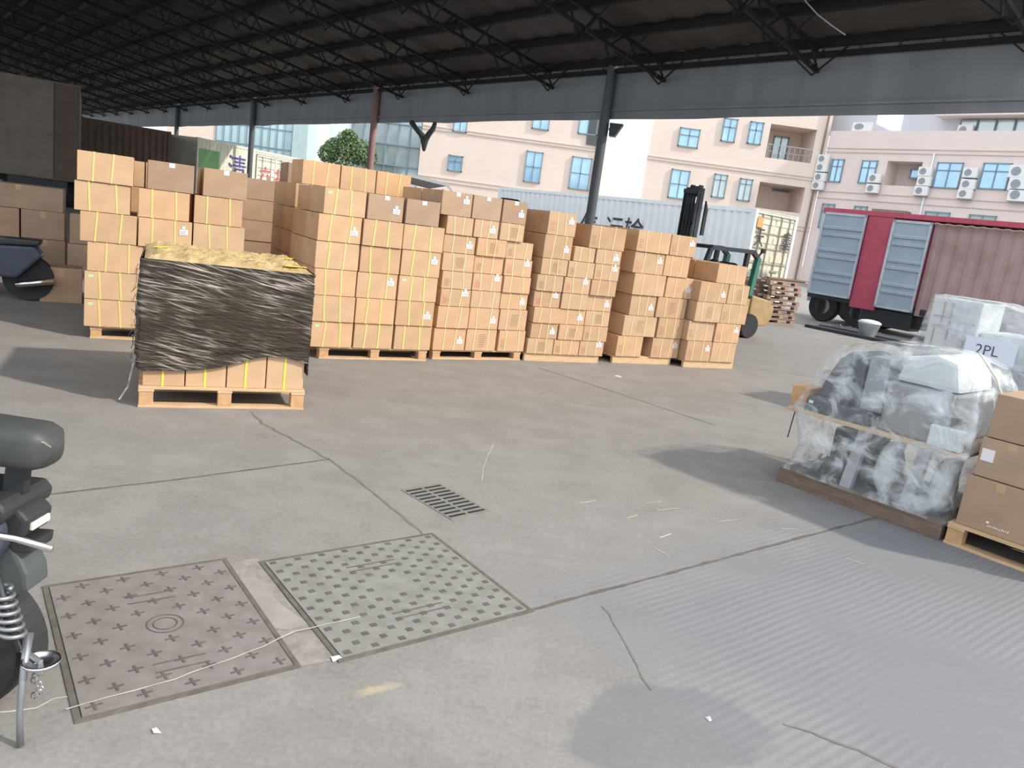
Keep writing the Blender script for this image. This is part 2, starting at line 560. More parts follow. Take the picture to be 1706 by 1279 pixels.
# ------------------------------------------------------------------ ground (structure)
fl = MB()
fl.box(-150, -40, -0.3, 150, 190, 0.0)
floor = tag(fl.build('floor', FLOOR), kind='structure')


def strip(pts, w, z, m, name, jag=0.0):
    """thin flat strip following ground points (world xy)"""
    P = []
    for i in range(len(pts) - 1):
        a, c = Vector(pts[i]), Vector(pts[i + 1])
        n = max(1, int((c - a).length / 0.06))
        for k in range(n):
            P.append(a.lerp(c, k / n))
    P.append(Vector(pts[-1]))
    vs, fs = [], []
    for i, p in enumerate(P):
        d = (P[min(i + 1, len(P) - 1)] - P[max(i - 1, 0)])
        nrm = Vector((-d.y, d.x)).normalized()
        j = random.uniform(-jag, jag)
        ww = w * random.uniform(0.55, 1.25) / 2 if jag else w / 2
        for s_ in (-1, 1):
            q = p + nrm * (j + s_ * ww)
            vs.append((q.x, q.y, z))
    for i in range(len(P) - 1):
        fs.append((2 * i, 2 * i + 1, 2 * i + 3, 2 * i + 2))
    b = MB()
    b.add(vs, fs)
    return b.build(name, m, floor)


strip([G(-60, 841), G(60, 826), G(300, 798), G(548, 765)], 0.018, 0.0015, JOINT, 'slab_joint', 0.002)
strip([G(548, 765), G(620, 818), G(715, 898)], 0.016, 0.0015, CRACK, 'slab_joint', 0.006)
strip([G(880, 1017), G(1150, 945), G(1430, 870), G(1500, 851)], 0.022, 0.0015, JOINT, 'slab_joint', 0.003)
strip([G(895, 612), G(1000, 645), G(1190, 708)], 0.018, 0.0015, CRACK, 'slab_joint', 0.006)
strip([G(420, 686), G(437, 705), G(468, 722), G(500, 738), G(548, 765)], 0.02, 0.0015, CRACK, 'floor_crack', 0.01)
strip([G(1005, 1010), G(1032, 1050), G(1052, 1090), G(1060, 1110), G(1085, 1150)], 0.008, 0.0015, CRACK, 'floor_crack', 0.008)
strip([G(1305, 1205), G(1350, 1220), G(1430, 1250), G(1520, 1290)], 0.012, 0.0015, CRACK, 'floor_crack', 0.006)
strip([G(822, 740), G(806, 775), G(803, 800)], 0.006, 0.0015, CHALK, 'floor_scratch', 0.003)
for (x0, y0, x1, y1) in ((1088, 912, 1115, 927), (1045, 863, 1062, 858), (1100, 896, 1118, 889), (1198, 869, 1228, 865), (1075, 838, 1100, 835),
                         (1095, 850, 1130, 846), (965, 838, 992, 834), (1300, 880, 1335, 882), (1410, 930, 1440, 940)):
    strip([G(x0, y0), G(x1, y1)], 0.008, 0.0018, CHALK, 'floor_scratch', 0.004)


# ------------------------------------------------------------------ canopy roof (structure)
FA = 15.55           # distance of the front beam line along EA
def roofz(a):
    return 5.84 + (FA - a) * 0.175


B0, B1, A0 = 4.4, 84.0, -20.0
rf = MB()
pitch = 0.9
nb = int((B1 - B0) / 0.45)
prof = []
for i in range(nb + 1):
    b = B0 + (B1 - B0) * i / nb
    prof.append((b, 0.05 if i % 2 else 0.0))
vs, fs = [], []
for b, dz in prof:
    for a in (A0, FA - 0.05):
        vs.append(AB(a, b, roofz(a) + 0.22 + dz))
for b, dz in prof:
    for a in (A0, FA - 0.05):
        vs.append(AB(a, b, roofz(a) + 0.25 + dz))
N = len(prof)
for i in range(N - 1):
    fs.append((2 * i, 2 * i + 1, 2 * i + 3, 2 * i + 2))
    o = 2 * N
    fs.append((o + 2 * i, o + 2 * i + 2, o + 2 * i + 3, o + 2 * i + 1))
fs += [(0, 2 * N, 2 * N + 1, 1), (2 * N - 2, 2 * N - 1, 4 * N - 1, 4 * N - 2)]
rf.add(vs, fs)
ceiling = tag(rf.build('ceiling', ROOFM), kind='structure')
# purlins run parallel to the front edge
na = 26
for i in range(na):
    a = A0 + 0.4 + (FA - A0 - 0.6) * i / (na - 1)
    p = MB()
    p.bar(AB(a, B0, roofz(a) + 0.13), AB(a, B1, roofz(a) + 0.13), 0.12, 0.18)
    p.build('purlin', ROOFSTEEL, ceiling)
# lattice trusses
tb = [5.2 + 4.15 * k for k in range(19)]
for b in tb:
    t_ = MB()
    dz = 0.62
    t_.bar(AB(A0, b, roofz(A0) + 0.02), AB(FA, b, roofz(FA) + 0.02), 0.08, 0.08)
    t_.bar(AB(A0, b, roofz(A0) - dz), AB(FA, b, roofz(FA) - dz * 0.55), 0.08, 0.08)
    n = 34
    for k in range(n):
        a = A0 + (FA - A0) * k / n
        a2 = A0 + (FA - A0) * (k + 1) / n
        d1 = dz if a < FA - 3 else dz * 0.6
        t_.bar(AB(a, b, roofz(a) - d1 + 0.02), AB((a + a2) / 2, b, roofz(a)), 0.035)
        t_.bar(AB((a + a2) / 2, b, roofz(a)), AB(a2, b, roofz(a2) - d1 + 0.02), 0.035)
    t_.build('roof_truss', ROOFSTEEL, ceiling)
    k_ = MB()
    for i in range(1, na):
        a = A0 + 0.4 + (FA - A0 - 0.6) * i / (na - 1)
        for s_ in (-1, 1):
            k_.bar(AB(a, b, roofz(a) - 0.5), AB(a, b + s_ * 0.75, roofz(a) + 0.08), 0.03)
    k_.build('truss_brace', ROOFSTEEL, ceiling)
Mcb = frame(*AB(13.2, 0)[:2], 138.7)
cp = [on_plane(Mcb, *p) for p in ((1325, -30), (1342, 2), (1362, 24), (1385, 42), (1408, 58))]
MB().tube([(x, 0, z) for x, z in cp], 0.012, 6).build('cable', CHALKW, ceiling, Mcb)
# front fascia of sheet metal, with a thin slit of daylight above
fa = MB()
fa.bar(AB(FA + 0.06, B0, 5.30), AB(FA + 0.06, B1, 5.30), 0.05, 1.34)
fa.bar(AB(FA, B0, 4.82), AB(FA, B1, 4.82), 0.07, 0.05)
fascia = tag(fa.build('wall_front', FASCIAM), kind='structure')
e = MB()
segs = 60
for k in range(segs):      # sagging lower hem
    b0_, b1_ = B0 + (B1 - B0) * k / segs, B0 + (B1 - B0) * (k + 1) / segs
    z0_ = 4.60 - 0.10 * max(0.0, noise.noise((k * 0.4, 3, 1)))
    z1_ = 4.60 - 0.10 * max(0.0, noise.noise(((k + 1) * 0.4, 3, 1)))
    v = [AB(FA + 0.02, b0_, z0_), AB(FA + 0.02, b1_, z1_), AB(FA + 0.02, b1_, 4.70), AB(FA + 0.02, b0_, 4.70)]
    v += [q + EA * 0.03 for q in v]
    e.add(v, [(0, 1, 2, 3), (7, 6, 5, 4), (0, 4, 5, 1), (3, 2, 6, 7), (1, 5, 6, 2), (0, 3, 7, 4)])
e.build('fascia_hem', FASCIAM, fascia)
g = MB()
for k in range(70):
    b_ = B0 + 0.8 * k + 0.1
    g.bar(AB(FA - 0.02, b_, 5.9), AB(FA - 0.02, b_, roofz(FA) + 0.2), 0.05, 0.05)
g.bar(AB(FA - 0.1, B0, 5.80), AB(FA - 0.1, B1, 5.80), 0.12, 0.10)
g.build('fascia_rail', ROOFSTEEL, fascia)

ew = MB()
ew.bar(AB(A0, B1, 9.2), AB(FA, B1, 9.2), 0.1, 3.8)
tag(ew.build('wall_left', ROOFM), kind='structure')

# ------------------------------------------------------------------ columns on the beam line
cols = [(15.25, 'nearest roof column, dark grey steel, with a lamp bracket on its side'),
        (27.7, 'rust tinted steel roof column rising beside the pale building corner'),
        (40.1, 'slim dark steel roof column in front of the cream container'),
        (52.5, 'farthest thin steel roof column at the left end of the opening')]
for i, (b, lb) in enumerate(cols):
    M = Matrix.Translation(AB(FA - 0.12, b)) @ Matrix.Rotation(D2R(41.3), 4, 'Z')
    c = thing('steel_column', M, lb, 'column', 'columns along the roof front')
    r_ = 0.13
    MB().tube([(0, 0, 0.02), (0, 0, 6.0)], r_, 16).build('shaft', COLSTEEL if i != 1 else mat('rusty_column_paint', (0.30, 0.17, 0.16), 0.6), c, smooth=False)
    MB().box(-0.14, -0.14, 0, 0.14, 0.14, 0.019).build('base_plate', COLSTEEL, c)
    if i == 0:
        fx = thing('floodlight', Matrix.Translation(AB(FA - 0.12, b) + Vector((0, 0, 4.28))) @ Matrix.Rotation(D2R(-10), 4, 'Z'),
                   'small dark floodlight bracketed high on the nearest roof column', 'lamp')
        MB().prism([(0.18, -0.13), (0.34, -0.13), (0.52, 0.20), (0.16, 0.20)], -0.16, 0.16).build('lamp_head', DARKSTEEL, fx, bevel=0.01)
        MB().bar((0.141, 0, 0.05), (0.20, 0, 0.05), 0.06).build('bracket', DARKSTEEL, fx)

# forked strip hanging from the fascia
Mf = frame(*AB(FA - 0.1, 0)[:2], 138.7)
def fp(px, py):
    x, z = on_plane(Mf, px, py)
    return x, 0.0, z
y_ = MB()
y_.tube([fp(686, 204), fp(693, 214), fp(702, 224), fp(708, 232), fp(706, 250)], [0.10, 0.09, 0.11, 0.16, 0.06], 8)
y_.tube([fp(725, 204), fp(722, 214), fp(714, 224), fp(708, 234), fp(706, 252)], [0.07, 0.09, 0.10, 0.12, 0.04], 8)
hs = tag(y_.build('hanging_rag', mat('dark_green_cloth', (0.07, 0.085, 0.08), 0.9, scale=8, bmp=0.3), None, Mf, smooth=True), 'dark forked rag hanging from the lower edge of the fascia', 'cloth')


# ------------------------------------------------------------------ cartons
_cm = {}


def carton_meshes(w_, d_, h_, kind, seed):
    key = (round(w_, 3), round(d_, 3), round(h_, 3), kind, seed)
    if key in _cm:
        return _cm[key]
    rnd = random.Random(str(key))
    body = MB()
    body.box(0, 0, 0, w_, d_, h_)
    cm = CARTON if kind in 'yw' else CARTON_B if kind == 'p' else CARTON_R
    me = body.mesh('carton', [cm, TAPE], bevel=0.004)
    parts = [('body', me)]
    tp = MB()
    tp.box(-0.0008, d_ / 2 - 0.025, h_ * 0.8, 0.0, d_ / 2 + 0.025, h_ - 0.004)
    parts.append(('tape', tp.mesh('tape', TAPE)))
    straps = []
    if kind in 'ypw':
        xs = [w_ * rnd.uniform(0.24, 0.34), w_ * rnd.uniform(0.62, 0.76)]
        if kind == 'w':
            xs = [w_ * rnd.uniform(0.46, 0.54)]
        sw = 0.0075 if kind in 'yw' else 0.0055
        off = 0.0018
        for x in xs:
            s_ = MB()
            sk = rnd.uniform(-0.01, 0.01)
            pts = [(x - sk, -off, -0.0), (x + sk, -off, h_ + 0.001), (x, d_ + off, h_ + 0.001), (x, d_ + off, 0.0)]
            a, c_, d2, e2 = [Vector(q) for q in pts]
            for p, q, nrm in ((a, c_, (0, -1, 0)), (c_, d2, (0, 0, 1)), (d2, e2, (0, 1, 0))):
                n_ = Vector(nrm) * 0.0016
                s_.bar(p + n_ * 0.3, q + n_ * 0.3, sw * 2, 0.0022, up=nrm)
            straps.append(('strap', s_.mesh('strap', STRAP_Y if kind == 'y' else STRAP_W if kind == 'w' else STRAP_P)))
    parts += straps
    if seed % 5 == 1 or seed % 5 == 2:   # waybill label near the right end
        l = MB()
        lw, lh = 0.075, 0.052
        x0 = w_ - lw - 0.035
        z0 = h_ * 0.30 + (0.06 if seed % 5 == 2 else 0.0)
        l.box(x0, -0.0042, z0, x0 + lw, -0.002, z0 + lh)
        l.box(x0 + 0.022, -0.0042, z0 + lh + 0.004, x0 + 0.052, -0.002, z0 + lh + 0.032)
        l.mi = 1
        for k in range(3):
            l.box(x0 + 0.008, -0.0047, z0 + 0.010 + 0.012 * k, x0 + lw - 0.012 - 0.01 * (k % 2), -0.0043, z0 + 0.014 + 0.012 * k)
        parts.append(('shipping_label', l.mesh('shipping_label', [PAPER, BARCODE])))
    if kind == 'p' and seed % 5 in (3, 0, 2):
        t_ = MB()
        xa = rnd.uniform(0.12, 0.3) * w_
        if seed % 5 == 3:
            for k in range(7):
                t_.box(w_ * 0.42, -0.0014, h_ * (0.2 + 0.09 * k), w_ * 0.42 + rnd.uniform(0.08, 0.12), -0.0003, h_ * (0.2 + 0.09 * k) + 0.005)
        else:
            for k in range(5):
                t_.box(0.03, -0.0014, h_ * (0.18 + 0.09 * k), 0.03 + rnd.uniform(0.04, 0.075), -0.0003, h_ * (0.18 + 0.09 * k) + 0.005)
        parts.append(('printed_text', t_.mesh('printed_text', PRINT if seed % 5 != 2 else REDPRINT)))
    if kind == 'y' and seed % 5 == 4:
        t_ = MB()
        t_.box(0.03, -0.0014, h_ - 0.055, 0.075, -0.0003, h_ - 0.03)
        parts.append(('sticker', t_.mesh('sticker', GREENTAG)))
    if kind == 'n':   # plain end face with a small tag over the tape
        t_ = MB()
        t_.box(w_ * 0.45, -0.0024, h_ - 0.045, w_ * 0.45 + 0.05, -0.0004, h_ - 0.004)
        parts.append(('sticker', t_.mesh('sticker', PAPER)))
    _cm[key] = parts
    return parts


def carton(M, w_, d_, h_, kind, seed, label, group):
    parts = carton_meshes(w_, d_, h_, kind, seed)
    t = thing('carton', M, label, 'box', group)
    for n_, me in parts:
        obj(n_, me, t)
    return t


def pallet(M, w_, d_, h_, label, kind='blocks', m=None, group='wooden pallets'):
    m = m or WOOD
    t = thing('wooden_pallet', M, label, 'pallet', group)
    nb_ = 6
    bw = (d_ - 0.02 * (nb_ - 1)) / nb_ * 0.92
    for k in range(nb_):
        y0 = (d_ - bw) * k / (nb_ - 1)
        MB().box(0, y0, h_ - 0.018, w_, y0 + bw, h_).build('deck_board', m, t, bevel=0.002)
    if kind == 'blocks':
        for i in range(3):
            x0 = (w_ - 0.10) * i / 2
            MB().box(x0, 0, h_ - 0.036, x0 + 0.10, d_, h_ - 0.0185).build('cross_board', m, t, bevel=0.002)
            for j in range(3):
                y0 = (d_ - 0.10) * j / 2
                MB().box(x0 + 0.004, y0 + 0.004, 0.0185, x0 + 0.096, y0 + 0.096, h_ - 0.0365).build('block', WOOD_END if m is WOOD else m, t, bevel=0.002)
        for j in range(3):
            y0 = (d_ - 0.09) * j / 2
            MB().box(0, y0, 0.0, w_, y0 + 0.09, 0.018).build('runner', m, t, bevel=0.002)
    else:
        for j in range(3):
            y0 = (d_ - 0.045) * j / 2
            MB().box(0, y0, 0.0, w_, y0 + 0.045, h_ - 0.0185).build('stringer', m, t, bevel=0.003)
    return t


ORD = ['bottom', 'second', 'third', 'fourth', 'fifth', 'sixth', 'seventh', 'eighth', 'ninth']
STACKS = {
    1: dict(o=(-4.00, 7.00), az=63, L=1.28, pal=(0.0, 'blocks'), base=0.12, kind='y', name='leftmost front-row stack',
            rows=[(0.12, 0.258, [(-0.05, 0.42), (0.43, 0.86), (0.87, 1.30)]), (0.38, 0.258, [(-0.05, 0.42), (0.43, 0.86), (0.87, 1.30)]),
                  (0.64, 0.268, [(-0.03, 0.43), (0.44, 0.87), (0.88, 1.31)]), (0.91, 0.268, [(-0.09, 0.375), (0.385, 0.85), (0.86, 1.33)]),
                  (1.18, 0.263, [(-0.14, 0.315), (0.38, 0.82), (0.86, 1.30)]), (1.445, 0.262, [(-0.12, 0.335), (0.45, 0.85, 'n'), (0.93, 1.33, 'n')])]),
    2: dict(o=(-2.00, 7.44), az=58.3, L=1.24, pal=(0.06, 'blocks'), base=0.125, kind='y', name='second front-row stack from the left',
            rows=[(0.125, 0.258, [(-0.04, 0.385), (0.40, 0.82), (0.84, 1.26)]), (0.385, 0.258, [(-0.045, 0.38), (0.39, 0.81), (0.825, 1.255)]),
                  (0.645, 0.258, [(-0.05, 0.375), (0.385, 0.815), (0.83, 1.265)]), (0.905, 0.262, [(-0.055, 0.385), (0.395, 0.82), (0.835, 1.275)]),
                  (1.17, 0.258, [(-0.05, 0.385), (0.395, 0.815), (0.83, 1.285)]), (1.43, 0.25, [(-0.01, 0.41), (0.425, 0.80, 'n'), (0.83, 1.205, 'n')])]),
    3: dict(o=(-0.90, 8.24), az=55, L=1.18, pal=(0.0, 'blocks'), base=0.11, kind='p', name='third front-row stack from the left',
            rows=[(0.11, 0.25, [(-0.02, 0.385), (0.395, 0.795), (0.83, 1.20)]), (0.362, 0.24, [(-0.01, 0.385), (0.395, 0.785), (0.80, 1.18)]),
                  (0.604, 0.188, [(0.0, 0.375), (0.39, 0.775), (0.79, 1.165)]), (0.794, 0.19, [(0.0, 0.375), (0.39, 0.775), (0.79, 1.165)]),
                  (0.986, 0.192, [(-0.02, 0.375), (0.39, 0.77), (0.785, 1.16)]), (1.18, 0.192, [(-0.015, 0.38), (0.39, 0.77), (0.785, 1.15)]),
                  (1.374, 0.192, [(-0.01, 0.315), (0.33, 0.645), (0.66, 0.98)]), (1.568, 0.25, [(-0.10, 0.27, 'n'), (0.285, 0.65, 'n'), (0.675, 1.00, 'n')])]),
    4: dict(o=(0.11, 8.93), az=61.4, L=1.06, pal=(0.0, 'stringer'), base=0.095, kind='p', name='fourth front-row stack from the left',
            rows=[(0.095, 0.185, [(0.01, 0.365), (0.375, 0.735), (0.745, 1.10)]), (0.282, 0.185, [(0.03, 0.395), (0.41, 0.755), (0.765, 1.12)]),
                  (0.469, 0.185, [(0.03, 0.385), (0.395, 0.765), (0.775, 1.13)]), (0.656, 0.190, [(0.02, 0.38), (0.39, 0.755), (0.765, 1.13)]),
                  (0.848, 0.190, [(0.02, 0.375), (0.39, 0.755), (0.77, 1.14)]), (1.040, 0.190, [(0.05, 0.405), (0.415, 0.78), (0.795, 1.155)]),
                  (1.232, 0.270, [(0.05, 0.43)]), (1.232, 0.175, [(0.48, 0.775), (0.79, 1.155)]),
                  (1.504, 0.262, [(0.075, 0.455)]), (1.409, 0.268, [(0.665, 1.175)])]),
    5: dict(o=(1.24, 9.62), az=60, L=0.96, pal=(0.0, 'stringer'), base=0.095, kind='p', name='fifth front-row stack from the left',
            rows=[(0.095, 0.265, [(0.02, 0.43), (0.59, 1.05)]), (0.362, 0.265, [(0.08, 0.61), (0.63, 1.05)]), (0.629, 0.265, [(0.14, 0.545), (0.56, 1.05)]),
                  (0.896, 0.270, [(0.12, 0.63), (0.67, 1.12)]), (1.168, 0.268, [(0.08, 0.56), (0.57, 0.98)]), (1.438, 0.262, [(0.07, 0.59), (0.605, 1.03)])]),
    6: dict(o=(2.24, 10.05), az=61.3, L=0.88, pal=(0.0, 'stringer'), base=0.095, kind='p', name='rightmost front-row stack',
            rows=[(0.095, 0.270, [(-0.01, 0.42), (0.43, 0.86)]), (0.367, 0.262, [(-0.03, 0.425), (0.435, 0.87)]), (0.631, 0.262, [(0.02, 0.46), (0.47, 0.93)]),
                  (0.895, 0.262, [(0.03, 0.51), (0.535, 0.905)]), (1.159, 0.25, [(0.29, 0.80)])]),
}
COLN = {1: ['only'], 2: ['left', 'right'], 3: ['left', 'middle', 'right']}
DEP = 0.47
for si, S in STACKS.items():
    M = frame(S['o'][0], S['o'][1], S['az'])
    pallet(M @ Matrix.Translation((S['pal'][0], 0.02, 0)), S['L'] - S['pal'][0], 0.98, S['base'],
           'light wooden pallet under the ' + S['name'], S['pal'][1], group='pallets under the front-row stacks')
    zs = sorted(set(r[0] for r in S['rows']))
    for ri, (z0, h_, cs) in enumerate(S['rows']):
        for ci, cc in enumerate(cs):
            u0, u1 = cc[0], cc[1]
            kd = cc[2] if len(cc) > 2 else S['kind']
            if si in (3, 4, 5, 6) and ri % 3 == 2 and ci == 1:
                pass
            sd_ = (ri * 3 + ci * 7 + si * 2) % 5
            if si == 2 and (ri, ci) in ((1, 0), (1, 1), (2, 0), (4, 1), (0, 1)):
                sd_ = 0
            if si == 1:
                sd_ = 4 if ci == 0 and ri in (0, 1) else (2 if (ri, ci) == (3, 1) else 0)
            nm_c = COLN[len(cs)][ci] if len(cs) > 1 else ('left' if u0 < 0.2 else 'right')
            if len(cs) == 2 and si == 4:
                nm_c = ['middle', 'right'][ci]
            tier = {1: 0, 2: 1, 3: 2, 4: 3, 5: 4, 6: 5, 7: 6, 8: 7}.get(ri + 1, ri)
            if si == 4 and ri >= 6:
                tier = {6: 6, 7: 6, 8: 7, 9: 7}[ri]
            look = 'plain brown carton' if kd == 'n' else 'yellow-strapped carton' if kd == 'y' else 'pale-strapped carton'
            lb = '%s, %s tier, %s column, %s' % (look, ORD[tier], nm_c, S['name'])
            if len(cs) == 1 and si == 6:
                lb = 'lone carton on top of the rightmost front-row stack'
            if si == 4 and ri == 9:
                lb = 'wide carton on top of the right half of the fourth front-row stack'
            jy = random.uniform(-0.018, 0.018) if ri else 0.0
            dd = DEP
            rzj = D2R(random.uniform(-0.5, 0.5))
            carton(M @ Matrix.Translation((u0, jy, z0)) @ Matrix.Rotation(rzj, 4, 'Z'), u1 - u0 - 0.004, dd, h_ - 0.003, kd, sd_, lb,
                   'cartons on the ' + S['name'])
            edge = 'left' if ci == 0 and u0 < 0.3 else 'right' if ci == len(cs) - 1 else None
            if edge or (si == 6):
                carton(M @ Matrix.Translation((u0, 0.50, z0)), u1 - u0 - 0.004, dd, h_ - 0.003, 'y' if S['kind'] == 'y' else 'p', 0,
                       'rear carton, %s tier, %s side, %s' % (ORD[tier], edge or 'left', S['name']), 'rear cartons of the ' + S['name'])

# rear stacks in shade between / behind the first two front stacks
def rear_stack(o, az, rows, name, base=0.12, kind='y', L=1.2, nth=''):
    M = frame(o[0], o[1], az)
    pallet(M @ Matrix.Translation((0, 0.02, 0)), L, 0.98, base, 'wooden pallet under the ' + name, group='pallets of the rear row')
    for ri, (z0, h_, cs, side) in enumerate(rows):
        for ci, cc in enumerate(cs):
            kd = cc[2] if len(cc) > 2 else kind
            nm = COLN[len(cs)][ci] if len(cs) > 1 else 'left'
            carton(M @ Matrix.Translation((cc[0], random.uniform(-0.01, 0.01), z0)), cc[1] - cc[0] - 0.004, DEP, h_ - 0.003, kd, 0,
                   'carton in %s tier, %s column, of the %s' % (ORD[ri], nm, name), 'cartons on the ' + name)
            if ci == 0 and side:
                carton(M @ Matrix.Translation((cc[0], 0.50, z0)), cc[1] - cc[0] - 0.004, DEP, h_ - 0.003, kd, 0,
                       'rear carton, %s tier, left side of the %s' % (ORD[ri], name), 'cartons on the ' + name)


c1 = [(0.0, 0.42)]
c3 = [(0.0, 0.42), (0.43, 0.85), (0.86, 1.27)]
rear_stack((-2.62, 8.50), 58.3, [(0.12 + 0.262 * k, 0.26, c1, True) for k in range(6)], 'shaded rear stack')
Mq = frame(-2.62, 8.50, 58.3)
for k in range(6):
    for ci, (u0, u1) in enumerate([(0.43, 0.85), (0.86, 1.27)]):
        carton(Mq @ Matrix.Translation((u0, 0, 0.12 + 0.262 * k)), u1 - u0 - 0.004, DEP, 0.257, 'y', 0,
               'carton in %s tier, %s column, of the shaded rear stack' % (ORD[k], ['middle', 'right'][ci]), 'cartons on the shaded rear stack')
for ci, (u0, u1) in enumerate([(0.06, 0.48), (0.49, 0.90), (0.91, 1.33)]):
    carton(Mq @ Matrix.Translation((u0, 0, 0.12 + 0.262 * 6)), u1 - u0 - 0.004, DEP, 0.257, 'y', 0,
           'carton in top tier, %s column, of the shaded rear stack' % (COLN[3][ci]), 'cartons on the shaded rear stack')
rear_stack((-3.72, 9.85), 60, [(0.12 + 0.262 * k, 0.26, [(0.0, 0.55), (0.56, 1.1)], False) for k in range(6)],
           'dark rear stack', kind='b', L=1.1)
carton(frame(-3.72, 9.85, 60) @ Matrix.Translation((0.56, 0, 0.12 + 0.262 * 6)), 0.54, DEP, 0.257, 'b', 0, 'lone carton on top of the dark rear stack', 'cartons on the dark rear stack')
S1 = STACKS[1]
M1b = frame(S1['o'][0], S1['o'][1], S1['az']) @ Matrix.Translation((0, 1.08, 0))
pallet(M1b, 0.9, 0.98, 0.12, 'wooden pallet behind the leftmost front-row stack', group='pallets of the rear row')
for k in range(6):
    for ci, (u0, u1) in enumerate([(-0.03, 0.43), (0.44, 0.87)]):
        carton(M1b @ Matrix.Translation((u0, 0, 0.12 + 0.262 * k)), u1 - u0 - 0.004, 0.9, 0.257, 'y', 0,
               'deep carton in %s tier, %s column, right behind the leftmost front-row stack' % (ORD[k], COLN[2][ci]), 'cartons behind the leftmost front-row stack')

# old pallets piled in the gap
for k in range(6):
    t = MB()
    z = 0.135 * k
    for j in range(6):
        t.box(0, 0.14 * j, 0.10, 0.74, 0.14 * j + 0.11, 0.118)
    for j in range(3):
        t.box(0, 0.36 * j, 0.0, 0.74, 0.36 * j + 0.09, 0.099)
    # (placed in shade left of the second stack)
    tag(t.build('wooden_pallet', WOOD_OLD, None, frame(-3.55 + 0.008 * k, 8.40, 60, z)),
        'old dark pallet, %s of the short pile between the two leftmost stacks' % (['bottom one', 'second up', 'third up', 'fourth up', 'fifth up', 'top one'][k]), 'pallet', 'old pallets piled in the gap')

# ------------------------------------------------------------------ pallet wrapped in black film
Mw = frame(-2.53, 5.09, 64)
pallet(Mw @ Matrix.Translation((-0.03, 0, 0)), 1.13, 1.0, 0.15, 'light wooden pallet carrying the black film wrapped load', group=None)
names = ['leftmost', 'second', 'third', 'rightmost']
for i, (u0, u1) in enumerate(((-0.005, 0.262), (0.27, 0.537), (0.545, 0.812), (0.82, 1.087))):
    carton(Mw @ Matrix.Translation((u0, 0.03, 0.151)), u1 - u0, 0.46, 0.25, 'w', 0,
           '%s yellow-strapped carton showing below the black film' % names[i], 'bottom cartons of the black wrapped load')
carton(Mw @ Matrix.Translation((0.0, 0.51, 0.151)), 0.5, 0.45, 0.25, 'y', 0, 'rear left carton at the foot of the black wrapped load', 'bottom cartons of the black wrapped load')
carton(Mw @ Matrix.Translation((0.55, 0.51, 0.151)), 0.52, 0.45, 0.25, 'y', 0, 'rear right carton at the foot of the black wrapped load', 'bottom cartons of the black wrapped load')
wrap_t = thing('stretch_wrap', Mw, 'glossy black stretch film wound around the pallet load at left', 'plastic wrap')
per = []
X0, X1, Y0, Y1 = -0.03, 1.11, 0.0, 1.0
nu, nv = 460, 110
Lp = 2 * (X1 - X0) + 2 * (Y1 - Y0)
wb = MB()
vs = []
for j in range(nv + 1):
    v = j / nv
    for i in range(nu):
        s_ = i / nu * Lp
        if s_ < X1 - X0:
            x, y, nx, ny = X0 + s_, Y0, 0, -1
            side = 0
        elif s_ < X1 - X0 + Y1 - Y0:
            x, y, nx, ny = X1, Y0 + s_ - (X1 - X0), 1, 0
            side = 1
        elif s_ < 2 * (X1 - X0) + Y1 - Y0:
            x, y, nx, ny = X1 - (s_ - (X1 - X0) - (Y1 - Y0)), Y1, 0, 1
            side = 2
        else:
            x, y, nx, ny = X0, Y1 - (s_ - 2 * (X1 - X0) - (Y1 - Y0)), -1, 0
            side = 3
        # lower edge wavy, higher in the middle of the front
        fx = (x - X0) / (X1 - X0)
        if side == 0:
            zb = 0.262 + 0.115 * math.exp(-((fx - 0.78) / 0.28) ** 2) + 0.03 * fx
            zt = 1.035 - 0.01 * fx
        elif side == 3:
            zb = 0.262 - 0.06 * (y / Y1)
            zt = 1.035 + 0.02 * (y / Y1)
        else:
            zb = 0.26
            zt = 1.03
        z = zb + (zt - zb) * v
        # strands climbing across the face
        slope = -0.16 if v > 0.52 else (-0.34 if v > 0.18 else 0.10)
        q = z - slope * (s_ if side == 0 else s_ * 0.9)
        r1 = noise.noise((s_ * 0.9, q * 26, 1.7))
        r2 = noise.noise((s_ * 2.2, q * 60, 7.1))
        amp = 0.008 if side == 0 else 0.014
        dsp = amp * (0.8 * r1 + 0.55 * r2)
        # pulled in over corners and waist
        dsp += 0.012 * math.sin(v * 3.14) * (1 if side == 3 else 0.3)
        if side == 3:
            dsp += 0.02 * noise.noise((s_ * 2, z * 5, 3)) + 0.02 * (1 - v)
        vs.append((x + nx * dsp, y + ny * dsp, z))
fs = []
for j in range(nv):
    for i in range(nu):
        a = j * nu + i
        c_ = j * nu + (i + 1) % nu
        fs.append((a, c_, c_ + nu, a + nu))
wb.add(vs, fs)
wb.build('film_wall', BLACKFILM, wrap_t, smooth=True, recalc=False)
# loose torn strands down the left rear edge
for k in range(26):
    s_ = MB()
    y0 = random.uniform(0.1, 0.98)
    z0 = random.uniform(0.3, 0.95)
    p0 = Vector((X0 - 0.02, y0, z0))
    pts = [p0]
    for q in range(5):
        p0 = p0 + Vector((random.uniform(-0.02, 0.004), random.uniform(-0.03, 0.05), random.uniform(-0.05, 0.02)))
        p0.x = min(p0.x, X0 - 0.035)
        pts.append(p0)
    s_.tube(pts, 0.0018, 5)
    s_.build('film_strand', BLACKFILM if k % 2 else CLEARFILM, wrap_t)
tail = MB().tube([(X0 - 0.03, 0.3, 0.30), (X0 - 0.05, 0.22, 0.20), (X0 - 0.07, 0.18, 0.10), (X0 - 0.12, 0.12, 0.02)], 0.006, 6)
tail.build('film_tail', CLEARFILM, wrap_t)
